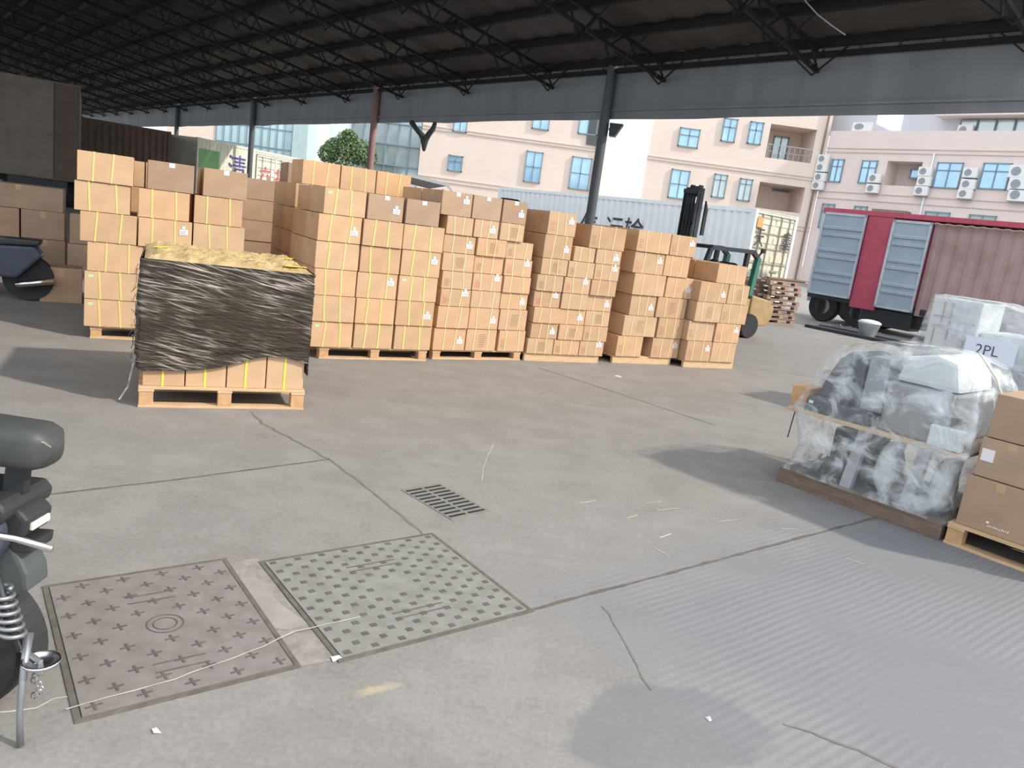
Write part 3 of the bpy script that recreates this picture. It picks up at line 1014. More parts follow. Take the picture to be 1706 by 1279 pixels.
# crumpled kraft sheet over the top
kb = MB()
n = 70
vs = []
for j in range(n + 1):
    for i in range(n + 1):
        x = X0 + 0.012 + (X1 - X0 - 0.024) * i / n
        y = Y0 + 0.012 + (Y1 - Y0 - 0.024) * j / n
        h = (1 - abs(noise.noise((x * 7, y * 7, 0))) * 2.2) * 0.028 + (1 - abs(noise.noise((x * 19, y * 19, 4))) * 2) * 0.012
        lift = 0.025 * math.exp(-((x - X0) / 0.25) ** 2) * (j / n)
        edge = min(i, n - i, j, n - j) / 5.0
        h = h * min(1, edge) + lift + 0.02 * min(1, edge)
        vs.append((x, y, 1.022 + h))
fs = [(j * (n + 1) + i, j * (n + 1) + i + 1, (j + 1) * (n + 1) + i + 1, (j + 1) * (n + 1) + i) for j in range(n) for i in range(n)]
kb.add(vs, fs)
lid = tag(kb.build('kraft_sheet', KRAFT, None, Mw, recalc=False), 'crumpled kraft paper sheet covering the black wrapped load', 'paper')
for (x, y, l_, r_) in ((0.98, 0.10, 0.16, 5), (0.1, 0.5, 0.2, 60), (1.0, 0.55, 0.12, 70)):
    t_ = MB()
    t_.box(-l_ / 2, -0.022, 0, l_ / 2, 0.022, 0.003)
    t_.build('tape_piece', YFILM, lid, Matrix.Translation((x, y, 1.078 if y > 0.2 else 1.062)) @ Matrix.Rotation(D2R(r_), 4, 'Z'))


# ------------------------------------------------------------------ lettering
def letters(text, size, m, parent, M, name='lettering', depth=0.004, sx=1.0):
    cu = bpy.data.curves.new(name, 'FONT')
    cu.body = text
    cu.size = size
    cu.extrude = depth
    cu.resolution_u = 3
    o = bpy.data.objects.new(name, cu)
    COL.objects.link(o)
    dg = bpy.context.evaluated_depsgraph_get()
    me = bpy.data.meshes.new_from_object(o.evaluated_get(dg))
    bpy.data.objects.remove(o)
    bpy.data.curves.remove(cu)
    me.materials.clear()
    me.materials.append(m)
    r = obj(name, me, parent, M @ Matrix.Rotation(D2R(90), 4, 'X') @ Matrix.Diagonal((sx, 1, 1, 1)))
    return r


# ------------------------------------------------------------------ wrapped machine on a dark skid, right foreground
MM = frame(2.04, 5.38, 137.5)
sk = thing('shipping_skid', MM, 'dark wooden skid of solid beams under the film wrapped machine', 'pallet')
MB().box(-0.02, 0.0, 0, 1.11, 0.085, 0.088).build('beam', WOOD_DARK, sk, bevel=0.004)
MB().box(-0.02, 0.45, 0, 1.11, 0.53, 0.088).build('beam', WOOD_DARK, sk, bevel=0.004)
MB().box(-0.02, 0.90, 0, 1.11, 0.98, 0.088).build('beam', WOOD_DARK, sk, bevel=0.004)
MB().box(-0.02, 0.0, 0.089, 1.11, 0.98, 0.105).build('deck', WOOD_DARK, sk)
mc = thing('packed_machine', MM @ Matrix.Translation((0, 0, 0.105)), 'silver and charcoal machine packed on the dark skid under clear film', 'machine')
# lower legs and inner unit (local z from skid top)
MB().box(0.07, 0.12, 0.0, 1.05, 0.85, 0.03).build('base_plate', MACHDARK, mc)
MB().prism([(0.40, 0.0), (0.475, 0.0), (0.525, 0.45), (0.45, 0.45)], 0.06, 0.12).build('support_post', POSTGREY, mc, bevel=0.004)
MB().prism([(0.80, 0.0), (0.875, 0.0), (0.925, 0.45), (0.85, 0.45)], 0.06, 0.12).build('support_post', POSTGREY, mc, bevel=0.004)
MB().prism([(0.42, 0.0), (0.495, 0.0), (0.525, 0.45), (0.45, 0.45)], 0.80, 0.86).build('support_post', POSTGREY, mc, bevel=0.004)
MB().prism([(0.82, 0.0), (0.895, 0.0), (0.925, 0.45), (0.85, 0.45)], 0.80, 0.86).build('support_post', POSTGREY, mc, bevel=0.004)
MB().box(0.20, 0.25, 0.03, 0.42, 0.75, 0.36).build('gearbox', MACHDARK, mc, bevel=0.03)
mt = MB()
mt.lathe((0.33, 0.14, 0.12), [(0.07, -0.08), (0.075, -0.02), (0.075, 0.06), (0.05, 0.09)], 18, 'Y')
mt.build('motor', GREYMET, mc, smooth=True)
for k in range(5):
    MB().tube([(0.16 + 0.05 * k, 0.13, 0.03), (0.18 + 0.05 * k, 0.11, 0.09 + 0.02 * (k % 3)), (0.20 + 0.05 * k, 0.14, 0.16)], 0.009, 8).build('fitting', GREYMET, mc, smooth=True)
for i, (cx, cz, rx, rz) in enumerate(((0.65, 0.20, 0.085, 0.19), (1.00, 0.20, 0.075, 0.19))):
    t = MB()
    nn, mm_ = 26, 18
    vs, fs = [], []
    for j in range(mm_ + 1):
        for k in range(nn):
            ph, th = math.pi * j / mm_, 2 * math.pi * k / nn
            d = 1 + 0.14 * noise.noise((math.cos(th) * 2.2 + i * 9, math.sin(th) * 2.2, j * 0.35))
            vs.append((cx + rx * d * math.sin(ph) * math.cos(th), 0.20 + 0.11 * d * math.sin(ph) * math.sin(th), cz - rz * math.cos(ph) * 0.98))
    for j in range(mm_):
        for k in range(nn):
            a, c_ = j * nn + k, j * nn + (k + 1) % nn
            fs.append((a, c_, c_ + nn, a + nn))
    t.add(vs, fs)
    t.build('wrapped_bundle', FOAMW, mc, smooth=True)
# timber deck between the two levels
MB().box(-0.05, -0.01, 0.435, 1.14, 0.06, 0.462).build('shelf_board', WOOD, mc, bevel=0.003)
MB().box(-0.04, 0.06, 0.44, 1.13, 0.90, 0.462).build('shelf_panel', WOOD_DARK, mc)
MB().box(-0.10, 0.10, 0.47, 0.03, 0.30, 0.60).build('timber_block', WOOD_END, mc, bevel=0.004)
MB().tube([(-0.02, 0.05, 0.44), (-0.035, 0.05, 0.22)], 0.004, 6).build('wire_end', DARKSTEEL, mc)
MB().box(0.06, 0.015, 0.4625, 0.50, 0.60, 0.56).build('control_unit', MACHDARK, mc, bevel=0.01)
MB().box(0.085, 0.009, 0.52, 0.115, 0.0145, 0.54).build('name_plate', PAPER, mc)
MB().tube([(0.15, 0.012, 0.50), (0.155, 0.005, 0.525), (0.18, 0.005, 0.525), (0.185, 0.012, 0.50)], 0.004, 6).build('grab_handle', GREYMET, mc)
MB().prism([(0.10, 0.562), (0.40, 0.562), (0.38, 0.90), (0.27, 0.93), (0.19, 0.86), (0.11, 0.66)], 0.10, 0.62).build('dark_housing', MACHDARK, mc, bevel=0.02)
MB().prism([(0.405, 0.562), (0.56, 0.562), (0.54, 0.93), (0.41, 0.93)], 0.08, 0.65).build('grey_column', MACHGREY, mc, bevel=0.01)
MB().box(0.565, 0.06, 0.4625, 0.99, 0.85, 0.80).build('silver_cabinet', GREYMET, mc, bevel=0.02)
MB().prism([(0.58, 0.802), (0.98, 0.802), (0.93, 0.99), (0.80, 1.02), (0.62, 0.97)], 0.12, 0.75).build('silver_hood', FOAMW, mc, bevel=0.03)
MB().box(0.90, -0.005, 0.465, 1.10, 0.055, 0.60).build('foam_pad', FOAMW, mc, bevel=0.01)
# clear film draped over and around everything
def film_shell(name, profs, m, parent, M=None, noise_s=6.0, amp=0.02, nseg=120, rows=60, seed=0):
    """profs: list of (z, x0, y0, x1, y1, corner) rounded rectangles from bottom to top, closed at the top"""
    vs, fs = [], []
    def ringpt(pf, k):
        z, x0, y0, x1, y1 = pf
        t = 4.0 * k / nseg
        s_, f_ = int(t) % 4, t - int(t)
        p = [(x0 + (x1 - x0) * f_, y0), (x1, y0 + (y1 - y0) * f_), (x1 - (x1 - x0) * f_, y1), (x0, y1 - (y1 - y0) * f_)][s_]
        return p
    for j in range(rows + 1):
        v = j / rows * (len(profs) - 1)
        i0 = min(int(v), len(profs) - 2)
        f_ = v - i0
        pf = [profs[i0][q] * (1 - f_) + profs[i0 + 1][q] * f_ for q in range(5)]
        cx, cy = (pf[1] + pf[3]) / 2, (pf[2] + pf[4]) / 2
        for k in range(nseg):
            x, y = ringpt(pf, k)
            th = math.atan2(y - cy, x - cx)
            d = noise.noise((x * noise_s + seed, y * noise_s, pf[0] * noise_s * 0.8)) * amp + noise.noise((x * noise_s * 3 + pf[0] * 9, y * noise_s * 3, pf[0] * noise_s * 3 + seed)) * amp * 0.4
            d = abs(d) * 0.7 + d * 0.3
            vs.append((x + math.cos(th) * d, y + math.sin(th) * d, pf[0] + d * 0.5 * (j / rows)))
    for j in range(rows):
        for k in range(nseg):
            a, c_ = j * nseg + k, j * nseg + (k + 1) % nseg
            fs.append((a, c_, c_ + nseg, a + nseg))
    top = len(vs)
    pf = profs[-1]
    vs.append(((pf[1] + pf[3]) / 2, (pf[2] + pf[4]) / 2, pf[0] + 0.01))
    for k in range(nseg):
        fs.append((rows * nseg + k, rows * nseg + (k + 1) % nseg, top))
    b = MB()
    b.add(vs, fs)
    return b.build(name, m, parent, M, smooth=True)


fw = film_shell('stretch_film', [(0.112, 0.0, -0.015, 1.13, 0.95), (0.18, 0.06, -0.012, 1.12, 0.93), (0.34, 0.09, -0.014, 1.10, 0.92), (0.50, 0.03, -0.018, 1.12, 0.93),
                                 (0.585, 0.0, -0.022, 1.155, 0.95), (0.70, 0.04, -0.012, 1.15, 0.92), (0.85, 0.08, 0.02, 1.13, 0.88), (0.98, 0.12, 0.05, 1.08, 0.82),
                                 (1.07, 0.20, 0.10, 1.02, 0.78), (1.125, 0.38, 0.16, 0.93, 0.70), (1.15, 0.62, 0.3, 0.85, 0.6)], CLEARFILM, None, MM, 5.0, 0.03)
tag(fw, 'clear crinkled stretch film draped over the packed machine', 'plastic wrap')
rp = tag(MB().tube([(0.93, 0.45, 1.16), (1.08, 0.40, 1.02), (1.19, 0.34, 0.86)], 0.006, 6).build('tie_rope', ROPE, None, MM), 'thin pale rope running down over the packed machine', 'rope')

# ------------------------------------------------------------------ carton pallet at the right edge
Mb = MM @ Matrix.Translation((1.135, 0.0, 0))
pallet(Mb, 1.1, 0.95, 0.14, 'light wooden pallet under big cartons at the right edge', group=None)
big = [(0.03, 0.03, 0.141, 0.375, 0.45, 0.32, 'bottom large carton, nearest the packed machine'), (0.415, 0.03, 0.141, 0.40, 0.45, 0.32, 'bottom large carton at the right frame edge'),
       (0.05, 0.05, 0.463, 0.33, 0.42, 0.245, 'middle carton with white square label, beside the packed machine'), (0.39, 0.05, 0.463, 0.40, 0.42, 0.245, 'middle carton at the right frame edge'),
       (0.065, 0.06, 0.710, 0.35, 0.42, 0.27, 'top carton leaning beside the packed machine'), (0.42, 0.06, 0.710, 0.40, 0.42, 0.27, 'top carton at the right frame edge'),
       (0.05, 0.50, 0.141, 0.40, 0.42, 0.57, 'tall carton behind the big cartons at right')]
for i, (x, y, z, w_, d_, h_, lb) in enumerate(big):
    t = thing('carton', Mb @ Matrix.Translation((x, y, z)), lb + (' on the right pallet' if 'right' not in lb else ''), 'box', 'large cartons on the right pallet')
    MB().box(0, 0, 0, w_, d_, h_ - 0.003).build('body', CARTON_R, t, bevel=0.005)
    MB().box(w_ / 2 - 0.025, -0.0012, h_ * 0.82, w_ / 2 + 0.025, 0.0, h_ - 0.006).build('tape', TAPE, t)
    if i == 2:
        MB().box(0.015, -0.003, 0.10, 0.085, -0.0005, 0.175).build('shipping_label', PAPER, t)
    if i == 0:
        p = MB()
        rr_ = random.Random(3)
        for k in range(11):
            x0 = 0.17 + 0.011 * k
            p.box(x0, -0.0022, 0.042 + 0.0 * k, x0 + 0.006, -0.0004, 0.042 + rr_.uniform(0.006, 0.013))
        p.box(0.16, -0.0022, 0.06, 0.175, -0.0004, 0.073)
        p.build('printed_mark', PAPER, t)

# ------------------------------------------------------------------ second wrapped crate with the 2PL sheet
M2 = frame(4.2, 8.3, 137.5)
pallet(M2 @ Matrix.Translation((0.02, 0.02, 0)), 1.5, 0.95, 0.13, 'grey wooden pallet under the sheet covered crate', kind='stringer', m=WOOD_DARK, group=None)
cr = thing('packed_crate', M2 @ Matrix.Translation((0, 0, 0.13)), 'pale machine crate with a panelled top standing behind the packed machine', 'crate')
MB().box(0.05, 0.06, 0.0, 1.45, 0.9, 0.66).build('body', MACHGREY, cr, bevel=0.02)
MB().box(0.13, 0.05, 0.661, 0.61, 0.75, 1.28).build('cabinet', FOAMW, cr, bevel=0.01)
for (x0, z0, x1, z1) in ((0.17, 1.08, 0.33, 1.09), (0.17, 0.98, 0.33, 0.99), (0.25, 0.98, 0.26, 1.24), (0.33, 0.85, 0.345, 1.24), (0.42, 0.90, 0.435, 1.05), (0.42, 1.04, 0.58, 1.055), (0.50, 0.75, 0.51, 1.04), (0.20, 0.72, 0.21, 0.97)):
    MB().box(x0, 0.043, z0, x1, 0.0495, z1).build('panel_seam', MACHGREY, cr)
MB().box(0.62, 0.12, 0.661, 1.42, 0.85, 1.0).build('hood', FOAMW, cr, bevel=0.05)
f2 = film_shell('plastic_sheet', [(0.14, -0.03, 0.0, 1.55, 1.0), (0.5, 0.0, 0.02, 1.52, 0.96), (0.80, -0.05, 0.01, 1.53, 0.95), (0.86, 0.0, 0.03, 1.50, 0.93), (1.02, 0.07, 0.02, 1.50, 0.90), (1.2, 0.10, 0.03, 1.35, 0.85),
                                  (1.36, 0.12, 0.035, 1.05, 0.80), (1.43, 0.14, 0.05, 0.72, 0.78)], MILKFILM, None, M2, 4.0, 0.04, seed=5)
tag(f2, 'milky plastic sheet draped over the crate behind the packed machine', 'plastic wrap')
sg = thing('paper_sign', M2 @ Matrix.Translation((0.56, -0.045, 0.84)), 'white paper sheet marked 2PL stuck on the draped crate', 'sign')
MB().box(0, 0, 0, 0.47, 0.003, 0.235).build('sheet', SHEETW, sg)
letters('2PL', 0.145, INKPEN, sg, Matrix.Translation((0.10, -0.001, 0.07)), depth=0.0008)

# ------------------------------------------------------------------ containers
def corr_sheet(L, z0, z1, pitch, dep, y=0.0, x0=0.0):
    """trapezoid ribbed sheet in the plane local y"""
    b = MB()
    xs = []
    x = 0.0
    while x < L - 1e-6:
        for fx_, dy in ((0.0, 0), (0.30, 0), (0.5, 1), (0.80, 1)):
            if x + fx_ * pitch <= L:
                xs.append((x0 + x + fx_ * pitch, y + dy * dep))
        x += pitch
    xs.append((x0 + L, y))
    vs = [(a, yy, z) for z in (z0, z1) for a, yy in xs] + [(a, yy + 0.03, z) for z in (z0, z1) for a, yy in xs]
    n_ = len(xs)
    fs = []
    for i in range(n_ - 1):
        fs += [(i, i + 1, n_ + i + 1, n_ + i), (2 * n_ + i, 3 * n_ + i, 3 * n_ + i + 1, 2 * n_ + i + 1),
               (n_ + i, n_ + i + 1, 3 * n_ + i + 1, 3 * n_ + i), (i, 2 * n_ + i, 2 * n_ + i + 1, i + 1)]
    fs += [(0, n_, 3 * n_, 2 * n_), (n_ - 1, 3 * n_ - 1, 4 * n_ - 1, 2 * n_ - 1)]
    return b.add(vs, fs)


def container(M, L, W, z0, z1, m, label, side_ends=True, door=None, name='shipping_container'):
    t = thing(name, M, label, 'container')
    corr_sheet(L - 0.24, z0 + 0.12, z1 - 0.10, 0.28, 0.036, 0.01, 0.12).build('side_wall', m, t)
    corr_sheet(L - 0.24, z0 + 0.12, z1 - 0.10, 0.28, 0.036, W - 0.08, 0.12).build('side_wall', m, t)
    MB().box(0.0, 0.05, z1 - 0.05, L, W - 0.05, z1 - 0.02).build('roof', m, t)
    MB().box(0.0, 0.05, z0, L, W - 0.05, z0 + 0.12).build('floor_frame', m, t)
    for (x, y) in ((0, 0), (L - 0.13, 0), (0, W - 0.13), (L - 0.13, W - 0.13)):
        MB().box(x, y, z0, x + 0.13, y + 0.13, z1).build('corner_post', m, t, bevel=0.008)
    for y in (0, W - 0.07):
        MB().box(0.13, y, z1 - 0.11, L - 0.13, y + 0.07, z1 - 0.003).build('top_rail', m, t)
    MB().box(0.03, 0.13, z0 + 0.02, 0.07, W - 0.13, z1 - 0.02).build('end_wall', m, t)
    if door is None:
        MB().box(L - 0.07, 0.13, z0 + 0.02, L - 0.03, W - 0.13, z1 - 0.02).build('end_wall', m, t)
    return t


def end_doors(t, L, W, z0, z1, m, bar):
    """double doors on the +x end"""
    for s_ in range(2):
        y0 = 0.14 + s_ * (W - 0.28) / 2
        y1 = y0 + (W - 0.28) / 2 - 0.015
        d = MB()
        d.box(L - 0.08, y0, z0 + 0.10, L - 0.04, y1, z1 - 0.10)
        for k in range(5):
            z = z0 + 0.3 + (z1 - z0 - 0.6) * k / 4
            d.box(L - 0.04, y0 + 0.05, z - 0.09, L - 0.022, y1 - 0.05, z + 0.09)
        dr = d.build('door', m, t, bevel=0.004)
        for q in (0.28, 0.74):
            y = y0 + (y1 - y0) * q
            MB().tube([(L - 0.005, y, z0 + 0.1), (L - 0.005, y, z1 - 0.1)], 0.022, 8).build('locking_bar', bar, dr)
        for k in range(6):
            z = z0 + 0.35 + (z1 - z0 - 0.55) * k / 5
            MB().box(L - 0.021, y0 + 0.01, z - 0.02, L - 0.012, y1 - 0.01, z + 0.02).build('door_rib', bar, dr)
        MB().box(L - 0.02, y0 + 0.2, z0 + 1.0, L + 0.01, y0 + 0.6, z0 + 1.05).build('handle', bar, dr)
    MB().box(L - 0.10, 0.13, z1 - 0.10, L, W - 0.13, z1 - 0.003).build('door_header', m, t)
    MB().box(L - 0.10, 0.13, z0, L, W - 0.13, z0 + 0.10).build('door_sill', m, t)


o_ = AB(19.9, 25.1)
Mwc = frame(o_.x, o_.y, 138.7)
LW = 12.1
wc = container(Mwc, LW, 2.35, 0.1, 2.86, WHITEPT, 'long white shipping container with black characters behind the cartons', door=1)
BARM = mat('galvanised_bar', (0.38, 0.40, 0.30), 0.45, 0.3, var=0.1)
end_doors(wc, LW, 2.35, 0.1, 2.86, CREAMPT, BARM)
for i_, ch in enumerate('气运输'):
    x_, _z = on_plane(Mwc, [966, 1008, 1040][i_], 372)
    letters(ch, 1.05, LETTER, wc, Matrix.Translation((x_, -0.004, 1.34)), sx=0.85)
Me = Matrix.Translation((LW + 0.004, 0, 0)) @ Matrix.Rotation(D2R(90), 4, 'Z')
letters('天', 0.62, LETTER, wc, Me @ Matrix.Translation((0.12, -0.03, 1.85)), sx=0.8)
letters('鑫', 0.62, LETTER, wc, Me @ Matrix.Translation((1.62, -0.03, 1.85)), sx=0.8)
MB().box(0.12, -0.024, 2.36, 0.42, -0.02, 2.64).build('orange_panel', ORANGE, wc, Me)
for y_ in (0.35, 1.9):
    for x_ in (0.3, 11.4):
        MB().box(x_, y_ - 0.1, 0.0, x_ + 0.3, y_ + 0.1, 0.099).build('ground_block', WOOD_OLD, wc)

# brown and cream containers at the left, partly under the roof
Mbc = frame(-20.3, 34.2, 48.5)
lx, _ = on_plane(Mbc, 325, 228)
bc = container(Mbc @ Matrix.Translation((-8.25, 0, 0)), 12.2, 2.4, 0.7, 3.52, BROWNPT, 'dark brown container in the roof shade behind the leftmost cartons')
ch = MB()
ch.box(0.2, 0.4, 0.45, 12.0, 2.0, 0.69)
ch.build('chassis', DARKSTEEL, bc)
for x_ in (0.8, 1.9, 10.0, 11.1):
    for y_ in (0.35, 2.05):
        MB().lathe((x_, y_, 0.48), [(0.30, -0.12), (0.48, -0.12), (0.48, 0.12), (0.30, 0.12)], 24, 'Y').build('wheel', RUBBER, bc)
Mcc = frame(-16.5, 37.75, 14.5)
cc_ = container(Mcc, 9.3, 2.0, 0.7, 3.5, CREAMPT, 'cream container with a green panel and a blue character, sunlit, at left')
MB().box(0.2, 0.4, 0.45, 9.0, 2.0, 0.69).build('chassis', DARKSTEEL, cc_)
for x_ in (0.8, 1.9, 7.4, 8.5):
    for y_ in (0.35, 1.65):
        MB().lathe((x_, y_, 0.48), [(0.30, -0.12), (0.48, -0.12), (0.48, 0.12), (0.30, 0.12)], 24, 'Y').build('wheel', RUBBER, cc_)
def pr(px, py):
    return on_plane(Mcc, px, py)
x0, z0 = pr(330, 282)
x1, z1 = pr(366, 246)
MB().box(x0, -0.012, 1.9, x1, 0.0, 3.0).build('green_panel', GREENPANEL, cc_)
x0, z0 = pr(378, 292)
letters('清', 1.5, LETTERB, cc_, Matrix.Translation((x0, -0.004, 1.75)), sx=1.1)
# framed double door panel on the right part of that side
x0, z0 = pr(428, 262)
x1, z1 = pr(489, 268)
dd_ = MB()
for (a, c_, e_, f__) in ((x0, 0.85, x0 + 0.09, 3.25), (x1 - 0.09, 0.85, x1, 3.25), (x0, 3.17, x1, 3.25), ((x0 + x1) / 2 - 0.05, 0.85, (x0 + x1) / 2 + 0.05, 3.25)):
    dd_.box(a, -0.03, c_, e_, 0.005, f__)
for k in range(6):
    z = 1.0 + 0.4 * k
    dd_.box(x0 + 0.1, -0.022, z, x1 - 0.1, 0.005, z + 0.05)
dpan = dd_.build('side_door', CREAMPT, cc_)
db = MB()
for q in (0.14, 0.36, 0.64, 0.86):
    xx = x0 + (x1 - x0) * q
    db.tube([(xx, -0.04, 0.9), (xx, -0.04, 3.2)], 0.022, 8)
for (a, c_, e_, f__) in ((x0 - 0.03, 0.85, x0, 3.28), (x1, 0.85, x1 + 0.03, 3.28), (x0 - 0.03, 3.25, x1 + 0.03, 3.28)):
    db.box(a, -0.032, c_, e_, 0.005, f__)
db.build('locking_bar', GREYMET, dpan)
letters('六 北', 0.85, LETTERR, cc_, Matrix.Translation((x0 + 0.25, -0.06, 2.0)), sx=1.3)
MB().box(x1 - 1.0, -0.066, 2.2, x1 - 0.15, -0.058, 2.38).build('red_stripe', LETTERR, cc_)

# box truck seen end-on, deep in the shade at far left
tk = thing('box_truck', frame(-17.55, 25.2, 60), 'tall dim brown box truck body at the far left under the roof', 'truck')
MB().box(0.0, 0, 0.9, 2.35, 7.0, 4.05).build('cargo_body', GREYBR, tk, bevel=0.03)
MB().box(1.62, -0.06, 0.95, 2.30, -0.001, 4.0).build('rear_door', BROWNPT, tk)  # darker colour stands in for the body's shaded side face
MB().box(0.05, -0.05, 0.95, 1.60, -0.001, 4.0).build('rear_door', GREYBR, tk)
MB().box(0.3, 0.1, 0.5, 2.0, 6.8, 0.89).build('chassis', DARKSTEEL, tk)
for x_ in (0.25, 2.1):
    for y_ in (1.2, 5.8):
        MB().lathe((x_, y_, 0.5), [(0.3, -0.14), (0.5, -0.14), (0.5, 0.14), (0.3, 0.14)], 24, 'X').build('wheel', RUBBER, tk)

# ------------------------------------------------------------------ red trailer with open doors
o_ = AB(20.2, 11.10)
Mt = frame(o_.x, o_.y, 138.7)
tr = thing('cargo_trailer', Mt, 'crimson and rusty trailer with two open blue-grey door leaves at right', 'trailer')
LT = 7.6
MB().box(0.0, 0.05, 0.62, LT, 2.3, 0.78).build('chassis_frame', DARKSTEEL, tr)
MB().box(0.0, 0.10, 0.79, 3.0, 2.3, 2.93).build('red_body', REDPT, tr, bevel=0.01)
corr_sheet(LT - 2.95, 0.60, 2.88, 0.30, 0.026, 0.04, 2.95).build('rusty_side', RUST, tr)
MB().box(2.95, 0.12, 0.79, LT, 2.3, 2.86).build('rear_body', RUST, tr)
tk_ = MB()
tk_.box(0.0, -0.03, 2.95, LT, 0.10, 3.07)
tk_.box(0.0, 0.1, 2.94, LT, 2.3, 2.98)
tk_.build('top_rail', REDPT, tr)
rpb = MB()
pts = []
for k in range(60):
    pts.append((2.95 + (LT - 2.95) * k / 59, -0.035, 2.88 - 0.015 * k / 59 + 0.012 * math.sin(k * 1.9)))
rpb.tube(pts, 0.025, 6)
rpb.build('tarpaulin_edge', mat('dirty_tarpaulin', (0.34, 0.26, 0.22), 0.8, scale=10), tr)
MB().box(1.28, -0.02, 0.55, 1.95, 0.095, 2.94).build('red_pillar', REDPT, tr)
for (x0, x1, z0, z1, nm) in ((0.06, 1.27, 0.74, 2.95, 0), (1.97, 2.93, 0.66, 2.90, 1)):
    dl = MB()
    dl.box(x0, -0.10, z0, x1, -0.05, z1)
    for k in range(3):
        for q in (0.0, 0.22):
            z = z0 + (z1 - z0) * (0.17 + 0.27 * k) + q * 0.85
            dl.prism([(-0.135, z + 0.02), (-0.10, z), (-0.10, z + 0.10), (-0.135, z + 0.08)], x0 + 0.09, x1 - 0.03, plane='YZ')
    dob = dl.build('door_leaf', BLUEGREY, tr)
    fr = MB()
    for (a, c_, e_, f__) in ((x0, z0, x0 + 0.07, z1), (x1 - 0.04, z0, x1, z1), (x0, z1 - 0.06, x1, z1), (x0, z0, x1, z0 + 0.05)):
        fr.box(a, -0.125, c_, e_, -0.101, f__)
    fr.build('door_frame', mat('pale_grey_frame', (0.48, 0.53, 0.58), 0.5, 0.1), dob)
ug = MB()
ug.box(0.3, 0.3, 0.25, LT, 0.36, 0.62)
ug.box(1.6, 0.1, 0.18, 2.9, 0.7, 0.60)
ug.build('underbody', DARKSTEEL, tr)
for x_ in (0.45, 1.45, 5.6, 6.6):
    for y_ in (0.28, 1.95):
        wh = MB().lathe((x_, y_, 0.42), [(0.22, -0.12), (0.40, -0.12), (0.42, -0.08), (0.42, 0.08), (0.40, 0.12), (0.22, 0.12)], 28, 'Y').build('wheel', RUBBER, tr)
        MB().lathe((x_, y_ - 0.1, 0.42), [(0.21, -0.02), (0.21, 0.02), (0.08, 0.03)], 20, 'Y').build('hub', GREYMET, wh)
MB().box(-0.12, 0.3, 0.5, -0.01, 0.6, 1.9).build('ladder_rail', BLUEGREY, tr)

# dark ramp plates, scrap and a white-lidded tub on the yard before the trailer
o_ = AB(17.7, 9.60)
Ms = frame(o_.x, o_.y, 138.7)
rp_ = thing('steel_ramp', Ms, 'long dark steel ramp lying on the ground before the crimson trailer', 'ramp')
MB().box(0.0, 0.0, 0.0, 2.35, 0.12, 0.07).build('side_beam', DARKSTEEL, rp_, bevel=0.005)
MB().box(0.0, 0.7, 0.0, 2.35, 0.82, 0.07).build('side_beam', DARKSTEEL, rp_, bevel=0.005)
MB().box(0.02, 0.13, 0.02, 2.33, 0.69, 0.05).build('plate', mat('ramp_plate', (0.10, 0.10, 0.11), 0.5, 0.4), rp_)
tb_ = thing('plastic_tub', Ms @ Matrix.Translation((1.40, 0.35, 0.051)), 'grey tub with a bulging white lid on the steel ramp', 'tub')
MB().lathe((0, 0, 0), [(0.17, 0), (0.24, 0.26), (0.24, 0.30)], 24).build('body', MACHGREY, tb_)
MB().lathe((0, 0, 0.30), [(0.26, 0.0), (0.26, 0.03), (0.20, 0.07), (0.08, 0.09)], 24).build('lid', FOAMW, tb_, smooth=True)
rr_ = random.Random(11)
sb = MB()
for k in range(46):
    x, y, z = rr_.uniform(0.1, 1.1), rr_.uniform(1.0, 1.5), rr_.uniform(0.012, 0.10)
    a = rr_.uniform(0, 3)
    l_ = rr_.uniform(0.08, 0.3)
    sb.bar((x, y, z), (x + l_ * math.cos(a), y + l_ * math.sin(a) * 0.5, max(0.012, z + rr_.uniform(-0.05, 0.05))), 0.02, 0.02)
tag(sb.build('scrap_pile', GREYMET, None, Ms), 'low scatter of grey metal scrap beside the steel ramp', 'scrap', kind='stuff')

# ------------------------------------------------------------------ pile of used pallets by the white container
for k in range(9):
    t = MB()
    z = 0.115 * k
    for j in range(5):
        t.box(0, 0.2 * j, 0.085, 1.0, 0.2 * j + 0.15, 0.102)
    for j in range(3):
        for i in range(3):
            t.box(0.44 * i, 0.41 * j, 0.016, 0.44 * i + 0.12, 0.41 * j + 0.12, 0.0845)
        t.box(0, 0.41 * j, 0, 1.0, 0.41 * j + 0.12, 0.0155)
    kx = rr_.uniform(-0.05, 0.05)
    tag(t.build('wooden_pallet', mat('used_pallet_wood', (0.26, 0.17, 0.13), 0.85, scale=5, c2=(0.46, 0.33, 0.25)) if k == 0 else bpy.data.materials['used_pallet_wood'],
                None, frame(5.85 + kx, 18.55, 60 + kx * 40, z)),
        '%s used wooden pallet of the pile beside the white container' % ['bottom', 'second lowest', 'third lowest', 'fourth lowest', 'middle', 'fourth highest', 'third highest', 'second highest', 'top'][k],
        'pallet', 'used pallets piled by the white container')
for k in range(6):
    t = MB().box(0, 0, 0, 1.25, 0.13, 0.028)
    tag(t.build('loose_board', WOOD_OLD, None, frame(5.70 + 0.03 * k, 18.65 + 0.09 * (k % 3), 62 + 4 * (k % 3) - 3, 1.036 + 0.03 * (k // 3) + 0.0 * k)),
        'loose grey board on the used pallet pile, %s' % ['lower layer, nearest', 'lower layer, middle', 'lower layer, farthest', 'upper layer, nearest', 'upper layer, middle', 'upper layer, farthest'][k], 'board', 'loose boards on the used pallet pile')

